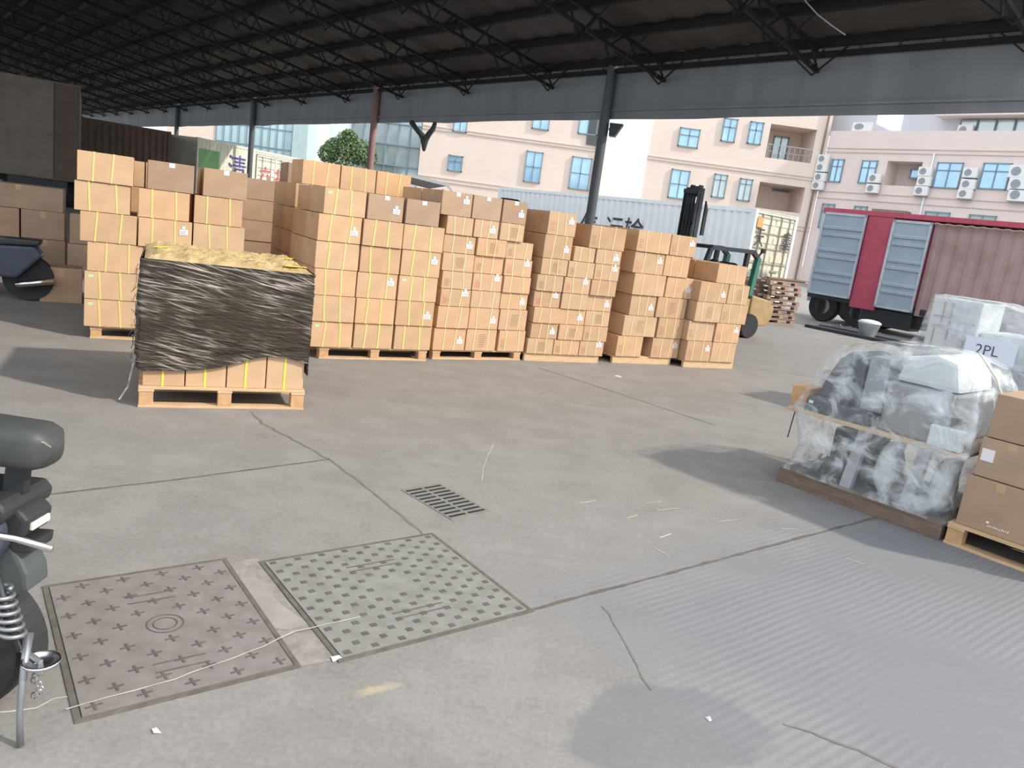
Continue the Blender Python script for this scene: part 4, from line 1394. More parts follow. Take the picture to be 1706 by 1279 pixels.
# ------------------------------------------------------------------ forklift behind the rightmost cartons
Mk = frame(2.62, 13.55, 57)
fk = thing('forklift', Mk, 'ochre forklift with a tall dark mast parked behind the rightmost cartons', 'forklift')
_mp = Matrix.Translation((0.48, 0.22, 0)) @ Matrix.Diagonal((0.9, 0.55, 1.02, 1))
ms = MB()
ms.box(0.0, 0.10, 0.08, 0.10, 0.22, 2.55)
ms.box(0.0, 0.68, 0.08, 0.10, 0.80, 2.55)
ms.box(0.02, 0.22, 0.3, 0.09, 0.68, 0.42)
ms.box(0.02, 0.22, 2.40, 0.09, 0.68, 2.58)
ms.build('mast', DARKSTEEL, fk, _mp, bevel=0.008)
mi_ = MB()
mi_.box(0.03, 0.23, 0.4, 0.12, 0.30, 2.60)
mi_.box(0.03, 0.60, 0.4, 0.12, 0.67, 2.60)
mi_.box(0.03, 0.30, 1.1, 0.10, 0.60, 1.18)
mi_.box(0.03, 0.30, 1.9, 0.10, 0.60, 1.98)
mi_.build('inner_mast', DARKSTEEL, fk, _mp)
MB().box(0.13, 0.28, 0.45, 0.20, 0.34, 2.3).build('lift_cylinder', BLACKPL, fk, _mp)
MB().box(0.13, 0.56, 0.45, 0.20, 0.62, 2.3).build('lift_cylinder', BLACKPL, fk, _mp)
gr_ = MB()
for k in range(5):
    gr_.box(-0.06, 0.12 + 0.155 * k, 1.55, -0.01, 0.15 + 0.155 * k, 2.45)
gr_.box(-0.06, 0.10, 2.45, -0.01, 0.80, 2.52)
gr_.box(-0.06, 0.10, 1.50, -0.01, 0.80, 1.58)
gr_.build('load_backrest', DARKSTEEL, fk, _mp)
MB().prism([(0.22, 1.75), (0.30, 1.75), (0.30, 2.2), (0.22, 2.35)], 0.14, 0.2).build('hose_guide', DARKSTEEL, fk, _mp)
for y_ in (0.2, 0.62):
    MB().prism([(-0.9, 0.1), (-0.06, 0.1), (-0.06, 0.5), (-0.01, 0.5), (-0.01, 0.05), (-0.9, 0.07)], y_, y_ + 0.1).build('fork', DARKSTEEL, fk, _mp)
og = MB()
for y_ in (0.05, 0.82):
    og.bar((0.52, y_, 0.75), (0.75, y_, 1.60), 0.075)
    og.bar((0.75, y_, 1.60), (1.85, y_, 1.62), 0.075)
    og.bar((1.85, y_, 1.62), (2.02, y_, 1.50), 0.075)
    og.bar((1.72, y_, 1.60), (1.70, y_, 0.70), 0.075)
for k in range(6):
    x_ = 0.8 + 0.2 * k
    og.bar((x_, 0.05, 1.61), (x_, 0.82, 1.61), 0.03)
og.build('overhead_guard', DARKSTEEL, fk)
for y_ in (0.05, 0.82):
    MB().bar((2.02, y_, 1.52), (1.96, y_, 0.80), 0.10).build('rear_post', GREENPT, fk, bevel=0.01)
MB().prism([(0.35, 0.35), (2.05, 0.35), (2.05, 0.74), (1.2, 0.78), (1.15, 0.6), (0.7, 0.6), (0.35, 0.8)], 0.06, 0.86).build('body', YELLOWPT, fk, bevel=0.02)
cw = MB()
cw.prism([(2.06, 0.22), (2.60, 0.24), (2.72, 0.40), (2.74, 0.62), (2.66, 0.66), (2.60, 0.74), (2.06, 0.82)], 0.03, 0.90)
cwo = cw.build('counterweight', YELLOWPT, fk, bevel=0.04)
for k in range(3):
    MB().box(2.735, 0.2, 0.34 + 0.09 * k, 2.75, 0.7, 0.385 + 0.09 * k).build('vent', DARKSTEEL, cwo)
MB().prism([(1.25, 0.79), (1.65, 0.76), (1.66, 0.90), (1.27, 0.90)], 0.22, 0.68).build('seat', BLACKPL, fk, bevel=0.03)
MB().prism([(1.58, 0.90), (1.68, 0.90), (1.74, 1.35), (1.66, 1.38)], 0.24, 0.66).build('seat_back', BLACKPL, fk, bevel=0.03)
sw_ = MB()
sw_.tube([(0.98 + 0.17 * math.cos(t) * 0.5, 0.45 + 0.17 * math.sin(t), 1.18 + 0.17 * math.cos(t) * 0.8) for t in [k * 2 * math.pi / 20 for k in range(21)]], 0.014, 6)
sw_.tube([(0.98, 0.45, 1.18), (0.72, 0.45, 0.72)], 0.025, 8)
sw_.build('steering_wheel', BLACKPL, fk)
MB().lathe((1.15, 0.3, 1.18), [(0.02, 0.0), (0.11, 0.04), (0.12, 0.12), (0.08, 0.2), (0.02, 0.23)], 14).build('headrest', BLACKPL, fk, smooth=True)
MB().tube([(2.03, 0.06, 1.55), (2.10, 0.04, 1.66)], 0.02, 6).build('rear_lamp_stalk', BLACKPL, fk)
MB().lathe((2.11, 0.04, 1.66), [(0.05, -0.04), (0.05, 0.04)], 10).build('rear_lamp', BLACKPL, fk)
for x_, r_ in ((0.62, 0.28), (2.02, 0.235)):
    for y_ in (0.02, 0.88):
        wh = MB().lathe((x_, y_, r_), [(r_ * .55, -0.09), (r_ * .95, -0.09), (r_, -0.06), (r_, 0.06), (r_ * .95, 0.09), (r_ * .55, 0.09)], 28, 'Y').build('wheel', RUBBER, fk)
        MB().lathe((x_, y_, r_), [(r_ * .5, -0.07), (r_ * .5, 0.07)], 20, 'Y').build('hub', YELLOWPT, wh)

# awning edge and dark rack glimpsed above the carton row
Maw = frame(-2.2, 13.2, 70)
def ap(px, py, ly=0.0):
    x, z = on_plane(Maw, px, py, ly)
    return (x, ly, z)
aw = thing('market_canopy', Maw, 'white edged folding canopy showing above the second and third carton stacks', 'canopy')
p0, p1 = ap(678, 291), ap(745, 308)
a_ = MB()
a_.bar(p0, p1, 0.05, 0.05)
a_.bar(p1, (p1[0] + 0.12, 0, p1[2] - 0.12), 0.03, 0.03)
a_.build('edge_rail', CANOPYW, aw)
MB().add([p0, p1, (p1[0], 1.4, p1[2] - 0.05), (p0[0], 1.4, p0[2] - 0.05), (p0[0], 0, p0[2] - 0.02), (p1[0], 0, p1[2] - 0.02), (p1[0], 1.4, p1[2] - 0.07), (p0[0], 1.4, p0[2] - 0.07)],
         [(0, 1, 2, 3), (7, 6, 5, 4), (0, 4, 5, 1), (1, 5, 6, 2), (2, 6, 7, 3), (3, 7, 4, 0)]).build('cover', CANOPYW, aw)
for x_ in (p0[0] + 0.05, p1[0] - 0.05):
    for y_ in (0.05, 1.3):
        MB().tube([(x_, y_, 0), (x_, y_, p0[2] - 0.08 - (0.07 if x_ > p0[0] + 0.5 else 0))], 0.02, 8).build('leg', GREYMET, aw)
q0, q1 = ap(842, 326), ap(876, 333)
rk = thing('dark_rack', Maw, 'dark round topped rack peeking above the third carton stack', 'rack')
MB().lathe(((q0[0] + q1[0]) / 2, 0.3, q0[2] - 0.06), [(0.14, -0.14), (0.20, -0.04), (0.20, 0.0), (0.15, 0.03)], 20).build('top', BLACKPL, rk)
for k in range(3):
    a = k * 2.1
    MB().tube([((q0[0] + q1[0]) / 2 + 0.10 * math.cos(a), 0.3 + 0.10 * math.sin(a), 0), ((q0[0] + q1[0]) / 2 + 0.1 * math.cos(a), 0.3 + 0.1 * math.sin(a), q0[2] - 0.2)], 0.015, 8).build('leg', CHROME, rk)

# ------------------------------------------------------------------ buildings
def window_part(M, parent, px0, py0, px1, py1, glass=GLASS, nvert=1, hbar=0.5, dep=0.12, t=0.07, up=None, openpane=False):
    x0, zt = on_plane(M, px0, py0)
    x1, zb = on_plane(M, px1, py1)
    if up:
        zt = up
    return win_local(parent, x0, zb, x1, zt, glass, nvert, hbar, dep, t)


def win_local(parent, x0, zb, x1, zt, glass=GLASS, nvert=1, hbar=0.5, dep=0.12, t=0.07, y=0.0):
    f = MB()
    f.box(x0, y - dep, zb, x0 + t, y + 0.05, zt)
    f.box(x1 - t, y - dep, zb, x1, y + 0.05, zt)
    f.box(x0, y - dep, zb, x1, y + 0.05, zb + t)
    f.box(x0, y - dep, zt - t, x1, y + 0.05, zt)
    for k in range(nvert):
        xm = x0 + (x1 - x0) * (k + 1) / (nvert + 1)
        f.box(xm - t / 2, y - dep * 0.8, zb, xm + t / 2, y + 0.05, zt)
    if hbar:
        zm = zb + (zt - zb) * hbar
        f.box(x0, y - dep * 0.8, zm - t / 2, x1, y + 0.05, zm + t / 2)
    fo = f.build('window', WFRAME, parent)
    MB().box(x0 + t * 0.5, y - dep * 0.4, zb + t * 0.5, x1 - t * 0.5, y - dep * 0.2, zt - t * 0.5).build('pane', glass, fo)
    return fo


M1 = frame(-8.5, 55.0, 90)
b1 = thing('office_building', M1, 'peach painted building with blue windows and a white vertical panel', 'building')
# wall with two balcony recesses: built of blocks around the openings
ux0, uzt = on_plane(M1, 1285, 206)
ux1, uzb = on_plane(M1, 1350, 272)
lx0, lzt = on_plane(M1, 1271, 303)
lx1, lzb = on_plane(M1, 1337, 356)
XE = 27.7
wl = MB()
RB = 3.0
wl.box(0, 0, 0, ux0, 10, 14.5)
wl.box(ux0, 0, uzt, ux1, 10, 14.5)
wl.box(ux0, 0, lzt, ux1, 10, uzb)
wl.box(ux0, 0, 0, ux1, 10, lzb)
wl.box(ux0, RB, lzb, ux1, 10, lzt)
wl.box(ux0, RB, uzb, ux1, 10, uzt)
wl.box(ux1, 0, 0, XE, 10, 14.5)
wl.build('wall', FACADE, b1)
pc = [on_plane(M1, 999, 202)[0], on_plane(M1, 1088, 200)[0]]
MB().box(pc[0], -0.12, 0, pc[1], -0.001, 14.4).build('white_panel', FWHITE, b1)
for (p, kw) in (((757, 196, 777, 222), dict(up=11.6)), ((748, 257.4, 769, 287), dict(hbar=0.62)), ((888, 196, 913.7, 218), dict(up=9.9, hbar=0)), ((878, 250.8, 898.8, 305.8), {}),
                ((966, 196, 993.5, 226.6), dict(up=9.9, hbar=0)), ((954, 260, 979, 318), {}), ((1135.8, 198.6, 1161.6, 247.7), dict(up=9.3, hbar=0.62)),
                ((1119.6, 281, 1142, 333), {}), ((1207, 196, 1222.8, 238), dict(hbar=0.62)), ((1250.7, 201.7, 1266, 242), dict(hbar=0.62)),
                ((1191, 289, 1205.7, 330.7), dict(glass=GLASSG, hbar=0.75)), ((1233.6, 296.5, 1247.6, 336), dict(glass=GLASSG, hbar=0.75))):
    window_part(M1, b1, *p, **kw)
xw0, _ = on_plane(M1, 982, 200)
MB().box(xw0, -0.10, 7.35, xw0 + 0.75, -0.08, 9.8).build('open_casement', GLASSD, b1)
for z_ in (6.95, 7.15, 3.55, 3.8):
    MB().box(0, -0.06, z_, pc[0] - 0.02, -0.001, z_ + 0.06).build('moulding', MOULD, b1)
    MB().box(pc[1] + 0.02, -0.06, z_, XE, -0.001, z_ + 0.06).build('moulding', MOULD, b1)
# balcony fittings
rl = MB()
for k in range(9):
    x_ = ux0 + 0.1 + (ux1 - ux0 - 0.2) * k / 8
    rl.bar((x_, 0.08, uzb), (x_, 0.08, uzb + 0.9), 0.04)
rl.bar((ux0, 0.08, uzb + 0.9), (ux1, 0.08, uzb + 0.9), 0.06)
rl.bar((ux0, 0.08, uzb + 0.45), (ux1, 0.08, uzb + 0.45), 0.04)
rl.build('balcony_rail', GREYMET, b1)
win_local(b1, ux0 + 1.2, uzb + 0.2, ux0 + 2.3, uzb + 1.9, GLASSG, 1, 0, y=RB)
win_local(b1, lx0 + 1.6, lzb + 1.6, ux1 - 0.1, lzt - 0.2, GLASSD, 0, 0, y=RB)
pp_x, _ = on_plane(M1, 1371, 240)
MB().tube([(pp_x, -0.1, 0), (pp_x, -0.1, 13)], 0.07, 8).build('drain_pipe', mat('dark_pipe', (0.22, 0.18, 0.15), 0.7), b1)
# glazed corner bay at its left end
gb = MB()
gx0 = -4.9
gb.box(gx0, 0.4, 0, 0, 8, 14)
gb.build('glazed_bay', GLASSG, b1)
mu = MB()
for k in range(7):
    x_ = gx0 + 4.85 * k / 6
    mu.box(x_ - 0.05, 0.25, 0, x_ + 0.05, 0.399, 14)
for k in range(10):
    mu.box(gx0, 0.22, 1.4 * k, 0, 0.399, 1.4 * k + 0.10)
mu.build('mullion_grid', WFRAME, b1)
MB().box(gx0 - 1.3, 0.3, 0, gx0 - 0.06, 8, 13).build('white_edge_wall', FWHITE, b1)

# wing to the right
M2w = frame(19.17, 54.95, 138.7)
b2 = thing('office_wing', M2w, 'pink beige building wing at right with many air conditioners', 'building')
WZ = 10.35
rx0, rzt = on_plane(M2w, 1479.5, 268)
rx1, rzb = on_plane(M2w, 1528, 311)
wl = MB()
wl.box(0.05, 0, 0, rx0, 12, WZ)
wl.box(rx0, 0, rzt, rx1, 12, WZ)
wl.box(rx0, 0, 0, rx1, 12, rzb)
wl.box(rx0, 1.6, rzb, rx1, 12, rzt)
wl.box(rx1, 0, 0, 26, 12, WZ)
wl.build('wall', FACADE2, b2)
for p in ((1388, 265, 1400, 304), (1437.6, 267, 1455, 306.6), (1563, 270, 1596, 315), (1640, 271, 1676, 317)):
    window_part(M2w, b2, *p, hbar=0.68, dep=0.1)
for (a, c_) in ((1370, 1390), (1424, 1445), (1544, 1585), (1619, 1664)):
    xa, _ = on_plane(M2w, a, 345)
    xb, _ = on_plane(M2w, c_, 350)
    win_local(b2, xa, 3.9, xb, 5.55, GLASSG, 1, 0.7, 0.1)
for z_ in (6.35, 9.2, 8.95, 5.9):
    MB().box(0.05, -0.06, z_, 26, -0.001, z_ + 0.06).build('moulding', MOULD, b2)
wxa, wza = on_plane(M2w, 1505, 277)
wxb, wzb = on_plane(M2w, 1527, 294)
win_local(b2, wxa, wzb, rx1 - 0.05, wza, GLASS, 1, 0, 0.1, y=1.2)
xa, _ = on_plane(M2w, 1462, 345)
xb, _ = on_plane(M2w, 1519, 350)
MB().box(xa, -0.7, 5.25, xb, -0.001, 5.4).build('door_canopy', mat('brown_canopy', (0.25, 0.17, 0.15), 0.7), b2)
# sloping roof block and penthouse
x0, z0 = on_plane(M2w, 1380, 200)
x1, z1 = on_plane(M2w, 1455, 190, 1.5)
x1b, z1b = on_plane(M2w, 1455, 204, 1.5)
x2, z2 = on_plane(M2w, 1482, 217, 1.5)
MB().prism([(-2.5, WZ), (x2, WZ), (x2, z2), (x1b, z1b), (x1b, z1b + 3), (-2.5, z1b + 3)], 1.5, 1.9).build('parapet_wall', FGREY, b2)
xp, _ = on_plane(M2w, 1503, 205, 2.5)
MB().box(xp, 2.5, WZ, 30, 10, WZ + 4).build('penthouse', FGREY, b2)
xq, _ = on_plane(M2w, 1556, 195, 1.3)
MB().box(xq, 1.3, WZ + 1.15, 30, 4, WZ + 2.2).build('penthouse_fascia', FACADE2, b2)
for k in range(9):
    xs_ = xq + 1.2 + 1.05 * k
    win_local(b2, xs_, WZ + 0.15, xs_ + 1.0, WZ + 1.1, GLASSG, 0, 0, 0.08, 0.05, y=2.49)
MB().tube([(on_plane(M2w, 1540, 330)[0], -0.08, 0), (on_plane(M2w, 1540, 330)[0], -0.08, 9)], 0.06, 8).build('drain_pipe', FWHITE, b2)

# air conditioners, each its own thing
ac_px = [(1376, 266, 'topmost of four beside the leftmost wing window'), (1373, 280, 'second of four beside the leftmost wing window'),
         (1370, 296, 'third of four beside the leftmost wing window'), (1366, 310, 'lowest of four beside the leftmost wing window'),
         (1461, 298, 'right of the second wing window'), (1457, 315, 'below the second wing window'),
         (1545, 287, 'topmost of three left of the third wing window'), (1543, 303, 'middle of three left of the third wing window'),
         (1538, 319, 'lowest of three left of the third wing window'), (1620, 289, 'topmost of three left of the rightmost wing window'),
         (1616, 308, 'middle of three left of the rightmost wing window'), (1611, 324, 'lowest of three left of the rightmost wing window'),
         (1701, 287, 'topmost of three at the right frame edge'), (1700, 308, 'middle of three at the right frame edge'), (1699, 326, 'lowest of three at the right frame edge')]
ac0 = None
for i, (px, py, lb) in enumerate(ac_px):
    x_, z_ = on_plane(M2w, px, py)
    s_ = 1.0 if i < 12 else 1.25
    M = M2w @ Matrix.Translation((x_ - 0.4 * s_, -0.42, z_ - 0.28 * s_))
    if ac0 is None:
        ac0 = thing('air_conditioner', M, '', 'air conditioner', 'air conditioners on the building wing')
        MB().box(0, 0, 0, 0.80, 0.30, 0.56).build('shell', ACWHITE, ac0, bevel=0.02)
        MB().lathe((0.30, -0.004, 0.28), [(0.20, -0.01), (0.20, 0.0)], 24, 'Y').build('fan_grille', MACHGREY, ac0)
        MB().box(0.02, 0.05, -0.04, 0.78, 0.415, -0.005).build('bracket', GREYMET, ac0)
        c = ac0
    else:
        c = dup_tree(ac0)
        c.matrix_world = M @ Matrix.Diagonal((s_, 1, s_, 1))
    c['label'] = 'white air conditioner unit, ' + lb
x_, z_ = on_plane(M2w, 1424, 217)
c = dup_tree(ac0)
c.matrix_world = M2w @ Matrix.Translation((x_ - 0.4, 0.3, WZ + 0.045)) @ Matrix.Diagonal((1.6, 1, 1, 1))
c['label'] = 'wide white air conditioner unit on the flat roof edge of the wing'
x_, z_ = on_plane(M2w, 1572, 212)
c = dup_tree(ac0)
c.matrix_world = M2w @ Matrix.Translation((x_, 2.0, WZ + 0.045)) @ Matrix.Diagonal((1.1, 1, 1.2, 1))
c['label'] = 'air conditioner unit at the left end of the penthouse windows'

# far glass block, white hall and tree at left
M3 = frame(-32, 74, 80)
b3 = thing('glass_building', M3, 'pale blue glass curtain wall building beyond the cream container', 'building')
gx0_, _ = on_plane(M3, 360, 230)
gx1_, _ = on_plane(M3, 487, 230)
gx2_, _ = on_plane(M3, 513, 230)
PALEG = mat('pale_curtain_glass', (0.52, 0.70, 0.75), 0.15, 0.2, var=0.10, scale=0.3, spec=0.8)
MB().box(gx0_, 0, 0, gx1_, 8, 14).build('curtain_wall', PALEG, b3)
mu = MB()
nx_ = 10
for k in range(nx_ + 1):
    x_ = gx0_ + (gx1_ - gx0_) * k / nx_
    mu.box(x_ - 0.04, -0.1, 0, x_ + 0.04, -0.001, 14)
for k in range(8):
    mu.box(gx0_, -0.09, 1.75 * k, gx1_, -0.001, 1.75 * k + 0.08)
mu.build('mullion_grid', WFRAME, b3)
MB().box(gx0_ - 4.4, 0.0, 0, gx0_ - 0.05, 8, 14).build('pale_wing', FACADE, b3)
MB().box(gx1_ + 0.05, -0.3, 0, gx2_, 8, 14).build('grey_pier', mat('blue_grey_pier', (0.42, 0.55, 0.56), 0.6), b3)
M4 = frame(-26, 95, 84)
b4 = thing('white_hall', M4, 'bright white low hall with stepped roof line behind the tree', 'building')
hx0, hz0 = on_plane(M4, 540, 215)
hx1, hz1 = on_plane(M4, 640, 222)
MB().box(hx0, 0, 0, hx1 + 3, 10, hz1).build('wall', mat('bright_white_wall', (0.88, 0.90, 0.92), 0.7, var=0.02), b4)
MB().box(hx0 + 1.5, -0.5, hz1 + 0.01, hx1 + 3, 10, hz1 + 0.9).build('roof_band', FWHITE, b4)
MB().box(hx0 - 3.5, -0.6, 0, hx0 - 0.02, 4, hz0 + 0.3).build('side_block', FWHITE, b4)
tre = thing('tree', Matrix.Translation((-12.5, 50.5, 0)), 'bushy green tree showing above the cartons before the white hall', 'tree')
MB().tube([(0, 0, 0), (0.1, 0, 2.0), (0.0, 0.1, 4.4)], [0.22, 0.18, 0.08], 10).build('trunk', BARK, tre)
lf = MB()
rr_ = random.Random(5)
blobs = [(0.0, 0, 4.2, 1.7), (-1.4, 0.3, 3.6, 1.4), (1.5, 0.2, 3.7, 1.5), (0.2, 0, 5.2, 1.0), (-2.2, 0, 3.0, 1.2), (2.6, 0, 3.2, 1.3), (0, 0, 3.0, 1.8)]
for k in range(5200):
    cx, cy, cz, r_ = rr_.choice(blobs)
    d = Vector((rr_.gauss(0, 1), rr_.gauss(0, 1), rr_.gauss(0, 1))).normalized() * r_ * rr_.uniform(0.7, 1.06)
    c = (Vector((cx, cy, cz)) + d) * 0.52 + Vector((0, 0, 2.65))
    a = Vector((rr_.gauss(0, 1), rr_.gauss(0, 1), rr_.gauss(0, 1))).normalized() * 0.085
    e_ = a.cross(Vector((rr_.gauss(0, 1), rr_.gauss(0, 1), rr_.gauss(0, 1)))).normalized() * 0.06
    lf.add([c - a, c + e_, c + a, c - e_], [(0, 1, 2, 3)])
lf.build('crown', LEAF, tre, recalc=False)

# ------------------------------------------------------------------ manhole covers and drain grate
def cover(M, W, L, m, label, kind):
    t = thing('manhole_cover', M, label, 'manhole cover', None)
    fr = MB()
    for (a, b_, c_, d_) in ((-0.022, -0.022, W + 0.022, -0.004), (-0.022, L + 0.004, W + 0.022, L + 0.022), (-0.022, -0.004, -0.004, L + 0.004), (W + 0.004, -0.004, W + 0.022, L + 0.004)):
        fr.box(a, b_, 0.0, c_, d_, 0.005)
    fr.build('frame', JOINT, t)
    p = MB()
    p.box(0, 0, 0.0, W, L, 0.007)
    p.mi = 1
    rn = random.Random(kind)
    if kind == 'cross':
        nx_, ny_ = 9, 12
        for i in range(nx_):
            for j in range(ny_):
                if (i + j) % 2:
                    continue
                x = W * (i + 0.5) / nx_
                y = L * (j + 0.5) / ny_
                if abs(x - W / 2) < 0.075 and abs(y - L / 2) < 0.075:
                    continue
                if 0.08 < x - 0.10 < 0.20 - 0.0 and 0.10 < y < 0.27 and False:
                    continue
                q = 0.023
                a = 0.12
                p.bar((x - q, y - q * a, 0.0078), (x + q, y + q * a, 0.0078), 0.008, 0.0025)
                p.bar((x + q * a, y - q, 0.0079), (x - q * a, y + q, 0.0079), 0.008, 0.0025)
        for yy in (0.13, L - 0.24):
            for (xa, xb) in ((W * 0.36, W * 0.62),):
                for o__ in (0.0, 0.05):
                    p.bar((xa, yy + o__, 0.0079), (xb, yy + o__, 0.0079), 0.006, 0.003)
        for k in range(24):
            a0, a1 = 2 * math.pi * k / 24, 2 * math.pi * (k + 1) / 24
            for R_ in (0.062, 0.04):
                p.bar((W / 2 + R_ * math.cos(a0), L / 2 + R_ * math.sin(a0), 0.0078), (W / 2 + R_ * math.cos(a1), L / 2 + R_ * math.sin(a1), 0.0078), 0.004, 0.0025)
    else:
        nx_, ny_ = 15, 19
        for i in range(nx_):
            for j in range(ny_):
                x = W * (i + 0.5) / nx_
                y = L * (j + 0.5) / ny_
                if (x - W / 2) ** 2 + (y - L * 0.5) ** 2 < 0.006:
                    continue
                if (i + j) % 2:
                    continue
                p.box(x - 0.013, y - 0.012, 0.007, x + 0.013, y + 0.012, 0.0088)
        for yy in (0.15, L - 0.22):
            for o__ in (0.0, 0.04):
                p.bar((W * 0.36, yy + o__, 0.0085), (W * 0.64, yy + o__, 0.0085), 0.005, 0.003)
    p.build('plate', [m, IRONDK], t)
    return t


def ground_frame(p, q):
    a, b_ = G(*p), G(*q)
    az = math.degrees(math.atan2(b_[0] - a[0], b_[1] - a[1]))
    return frame(a[0], a[1], az), math.hypot(b_[0] - a[0], b_[1] - a[1])


# local x along az ~50 (to the right/away), local y along az ~-40 (away to the left)
Ma, wa = ground_frame((137, 1196), (488, 1109))
cover(Ma, wa, 0.85, IRON, 'square reddish iron manhole cover with a pattern of small crosses', 'cross')
Mc, wc_ = ground_frame((570, 1097), (878, 1017))
cover(Mc, wc_, 0.80, IRONG, 'greenish grey iron manhole cover with rows of small square studs', 'stud')
mo = MB()
pts_ = [G(*p) for p in ((362, 938), (430, 930), (478, 1000), (568, 1098), (492, 1112), (440, 1045))]
mo.add([(x, y, 0.0012) for x, y in pts_], [tuple(range(6))])
mo.build('mortar_patch', MORTAR, floor)
pl = MB()
pts_ = [G(*p) for p in ((392, 965), (428, 962), (470, 1008), (515, 1040), (480, 1050), (440, 1045))]
pl.add([(x, y, 0.0022) for x, y in pts_], [tuple(range(6))])
pl.build('mortar_patch', mat('smooth_mortar', (0.30, 0.275, 0.26), 0.8, scale=10), floor)
strip([G(110, 1185), G(290, 1135), G(440, 1080), G(490, 1055), G(600, 1030)], 0.006, 0.0095, CHALK, 'paint_line', 0.003)
Mg, wg = ground_frame((752, 864), (808, 852))
gt = thing('drain_grate', Mg, 'grey iron drain grate with two rows of slots in the concrete', 'drain grate')
ga = MB()
ga.box(-0.012, -0.02, 0, wg + 0.03, 0.46, 0.004)
ga.build('plate', mat('worn_grate', (0.22, 0.215, 0.20), 0.7, 0.1, scale=12), gt)
sl = MB()
for k in range(10):
    y = 0.01 + 0.045 * k
    for (a, b_) in ((0.0, wg * 0.5 - 0.008), (wg * 0.5 + 0.012, wg + 0.01)):
        sl.box(a, y, 0.0035, b_, y + 0.018, 0.0052)
sl.build('slots', HOLE, gt)

# small litter on the floor
for (px, py, s_, nm) in ((560, 1098, 0.02, 'beside the right manhole cover'), (1180, 1198, 0.013, 'on the dark patch'), (260, 1218, 0.016, 'below the left manhole cover'), (1030, 627, 0.04, 'far out on the yard')):
    x_, y_ = G(px, py)
    t = MB()
    t.add([(-s_, -s_ * .6, 0.001), (s_, -s_ * .4, 0.002), (s_ * .9, s_ * .5, 0.004), (-s_ * .7, s_ * .7, 0.006), (0, 0, 0.010)], [(0, 1, 4), (1, 2, 4), (2, 3, 4), (3, 0, 4), (0, 3, 2, 1)])
    tag(t.build('litter_scrap', PAPER, None, Matrix.Translation((x_, y_, 0.0 if 'beside' not in nm else 0.002)) @ Matrix.Rotation(px, 4, 'Z')), 'tiny scrap of white litter ' + nm, 'litter')

# ------------------------------------------------------------------ electric scooter, left foreground (only its tail is in view)
Msc = frame(-1.39, 1.97, 90)
NR = Matrix.Translation((0.09, 0, 0))      # local x = world x + 1.30
sc_ = thing('electric_scooter', Msc, 'black electric scooter tail with padded backrest, cut by the left edge', 'scooter')
pad = MB()
pr_ = []
nn = 22
X0p, X1p, zc, hz, hy = -0.42, 0.190, 0.838, 0.062, 0.075
vs, fs = [], []
M_ = 26
for i in range(nn + 1):
    u = i / nn
    x = X0p + (X1p - X0p) * u
    e_ = min(1.0, (X1p - x) / 0.07, (x - X0p) / 0.07 + 0.2)
    k_ = max(0.02, 1 - (1 - max(0, e_)) ** 2.4) ** 0.5
    for j in range(M_):
        t = 2 * math.pi * j / M_
        c_, s2 = math.cos(t), math.sin(t)
        sq = lambda q: math.copysign(abs(q) ** 0.6, q)
        vs.append((x, 0.0 + hy * k_ * sq(c_), zc - 0.010 * (u - 0.5) + hz * k_ * sq(s2)))
for i in range(nn):
    for j in range(M_):
        a, c_ = i * M_ + j, i * M_ + (j + 1) % M_
        fs.append((a, c_, c_ + M_, a + M_))
fs += [tuple(range(M_))[::-1], tuple(range(nn * M_, (nn + 1) * M_))]
pad.add(vs, fs)
po = pad.build('backrest_pad', CUSHION, sc_, smooth=True)
pipe = MB().tube([(X0p + 0.05, -0.060, zc + 0.048), (0.12, -0.058, zc + 0.040), (0.172, -0.045, zc + 0.022), (0.180, -0.02, zc + 0.0)], 0.0035, 6)
pipe.build('piping', mat('grey_piping', (0.22, 0.24, 0.22), 0.4), po)
MB().prism([(0.035, 0.69), (0.095, 0.69), (0.105, 0.785), (0.048, 0.785)], -0.014, 0.014).build('backrest_post', DARKSTEEL, sc_, bevel=0.003)
MB().prism([(-0.95, 0.655), (-0.3, 0.685), (0.085, 0.70), (0.105, 0.672), (0.10, 0.640), (-0.3, 0.62), (-0.95, 0.60)], -0.11, 0.11).build('seat', BLACKPL, sc_, bevel=0.015)
MB().prism([(0.02, 0.64), (0.105, 0.665), (0.135, 0.635), (0.125, 0.585), (0.06, 0.56)], -0.06, 0.06).build('tail_lamp_housing', BLACKPL, sc_, bevel=0.012)
MB().box(0.128, -0.04, 0.60, 0.138, 0.04, 0.622).build('tail_lamp', mat('lamp_lens', (0.75, 0.75, 0.62), 0.2), sc_, bevel=0.003)
MB().prism([(0.07, 0.565), (0.145, 0.570), (0.14, 0.535), (0.08, 0.530)], -0.05, 0.05).build('number_plate_holder', BLACKPL, sc_, bevel=0.008)
MB().prism([(-0.95, 0.60), (-0.30, 0.62), (0.08, 0.635), (0.085, 0.56), (0.03, 0.46), (-0.05, 0.36), (-0.35, 0.30), (-0.80, 0.28), (-0.98, 0.40)], -0.10, 0.10).build('side_panel', BLUEPL, sc_, bevel=0.02)
for q in (0, 1):
    MB().tube([(0.075 - 0.05 * q, -0.105, 0.58), (-0.02 - 0.05 * q, -0.11, 0.42), (-0.12 - 0.04 * q, -0.108, 0.34)], 0.010, 8).build('panel_rib', BLACKPL, sc_, smooth=True)
MB().tube([(-0.55, -0.15, 0.60), (-0.25, -0.16, 0.632), (-0.05, -0.16, 0.640), (0.08, -0.155, 0.632), (0.165, -0.14, 0.608)], 0.0095, 12).build('grab_rail', CHROME, sc_, NR, smooth=True)
sp = MB()
pts = []
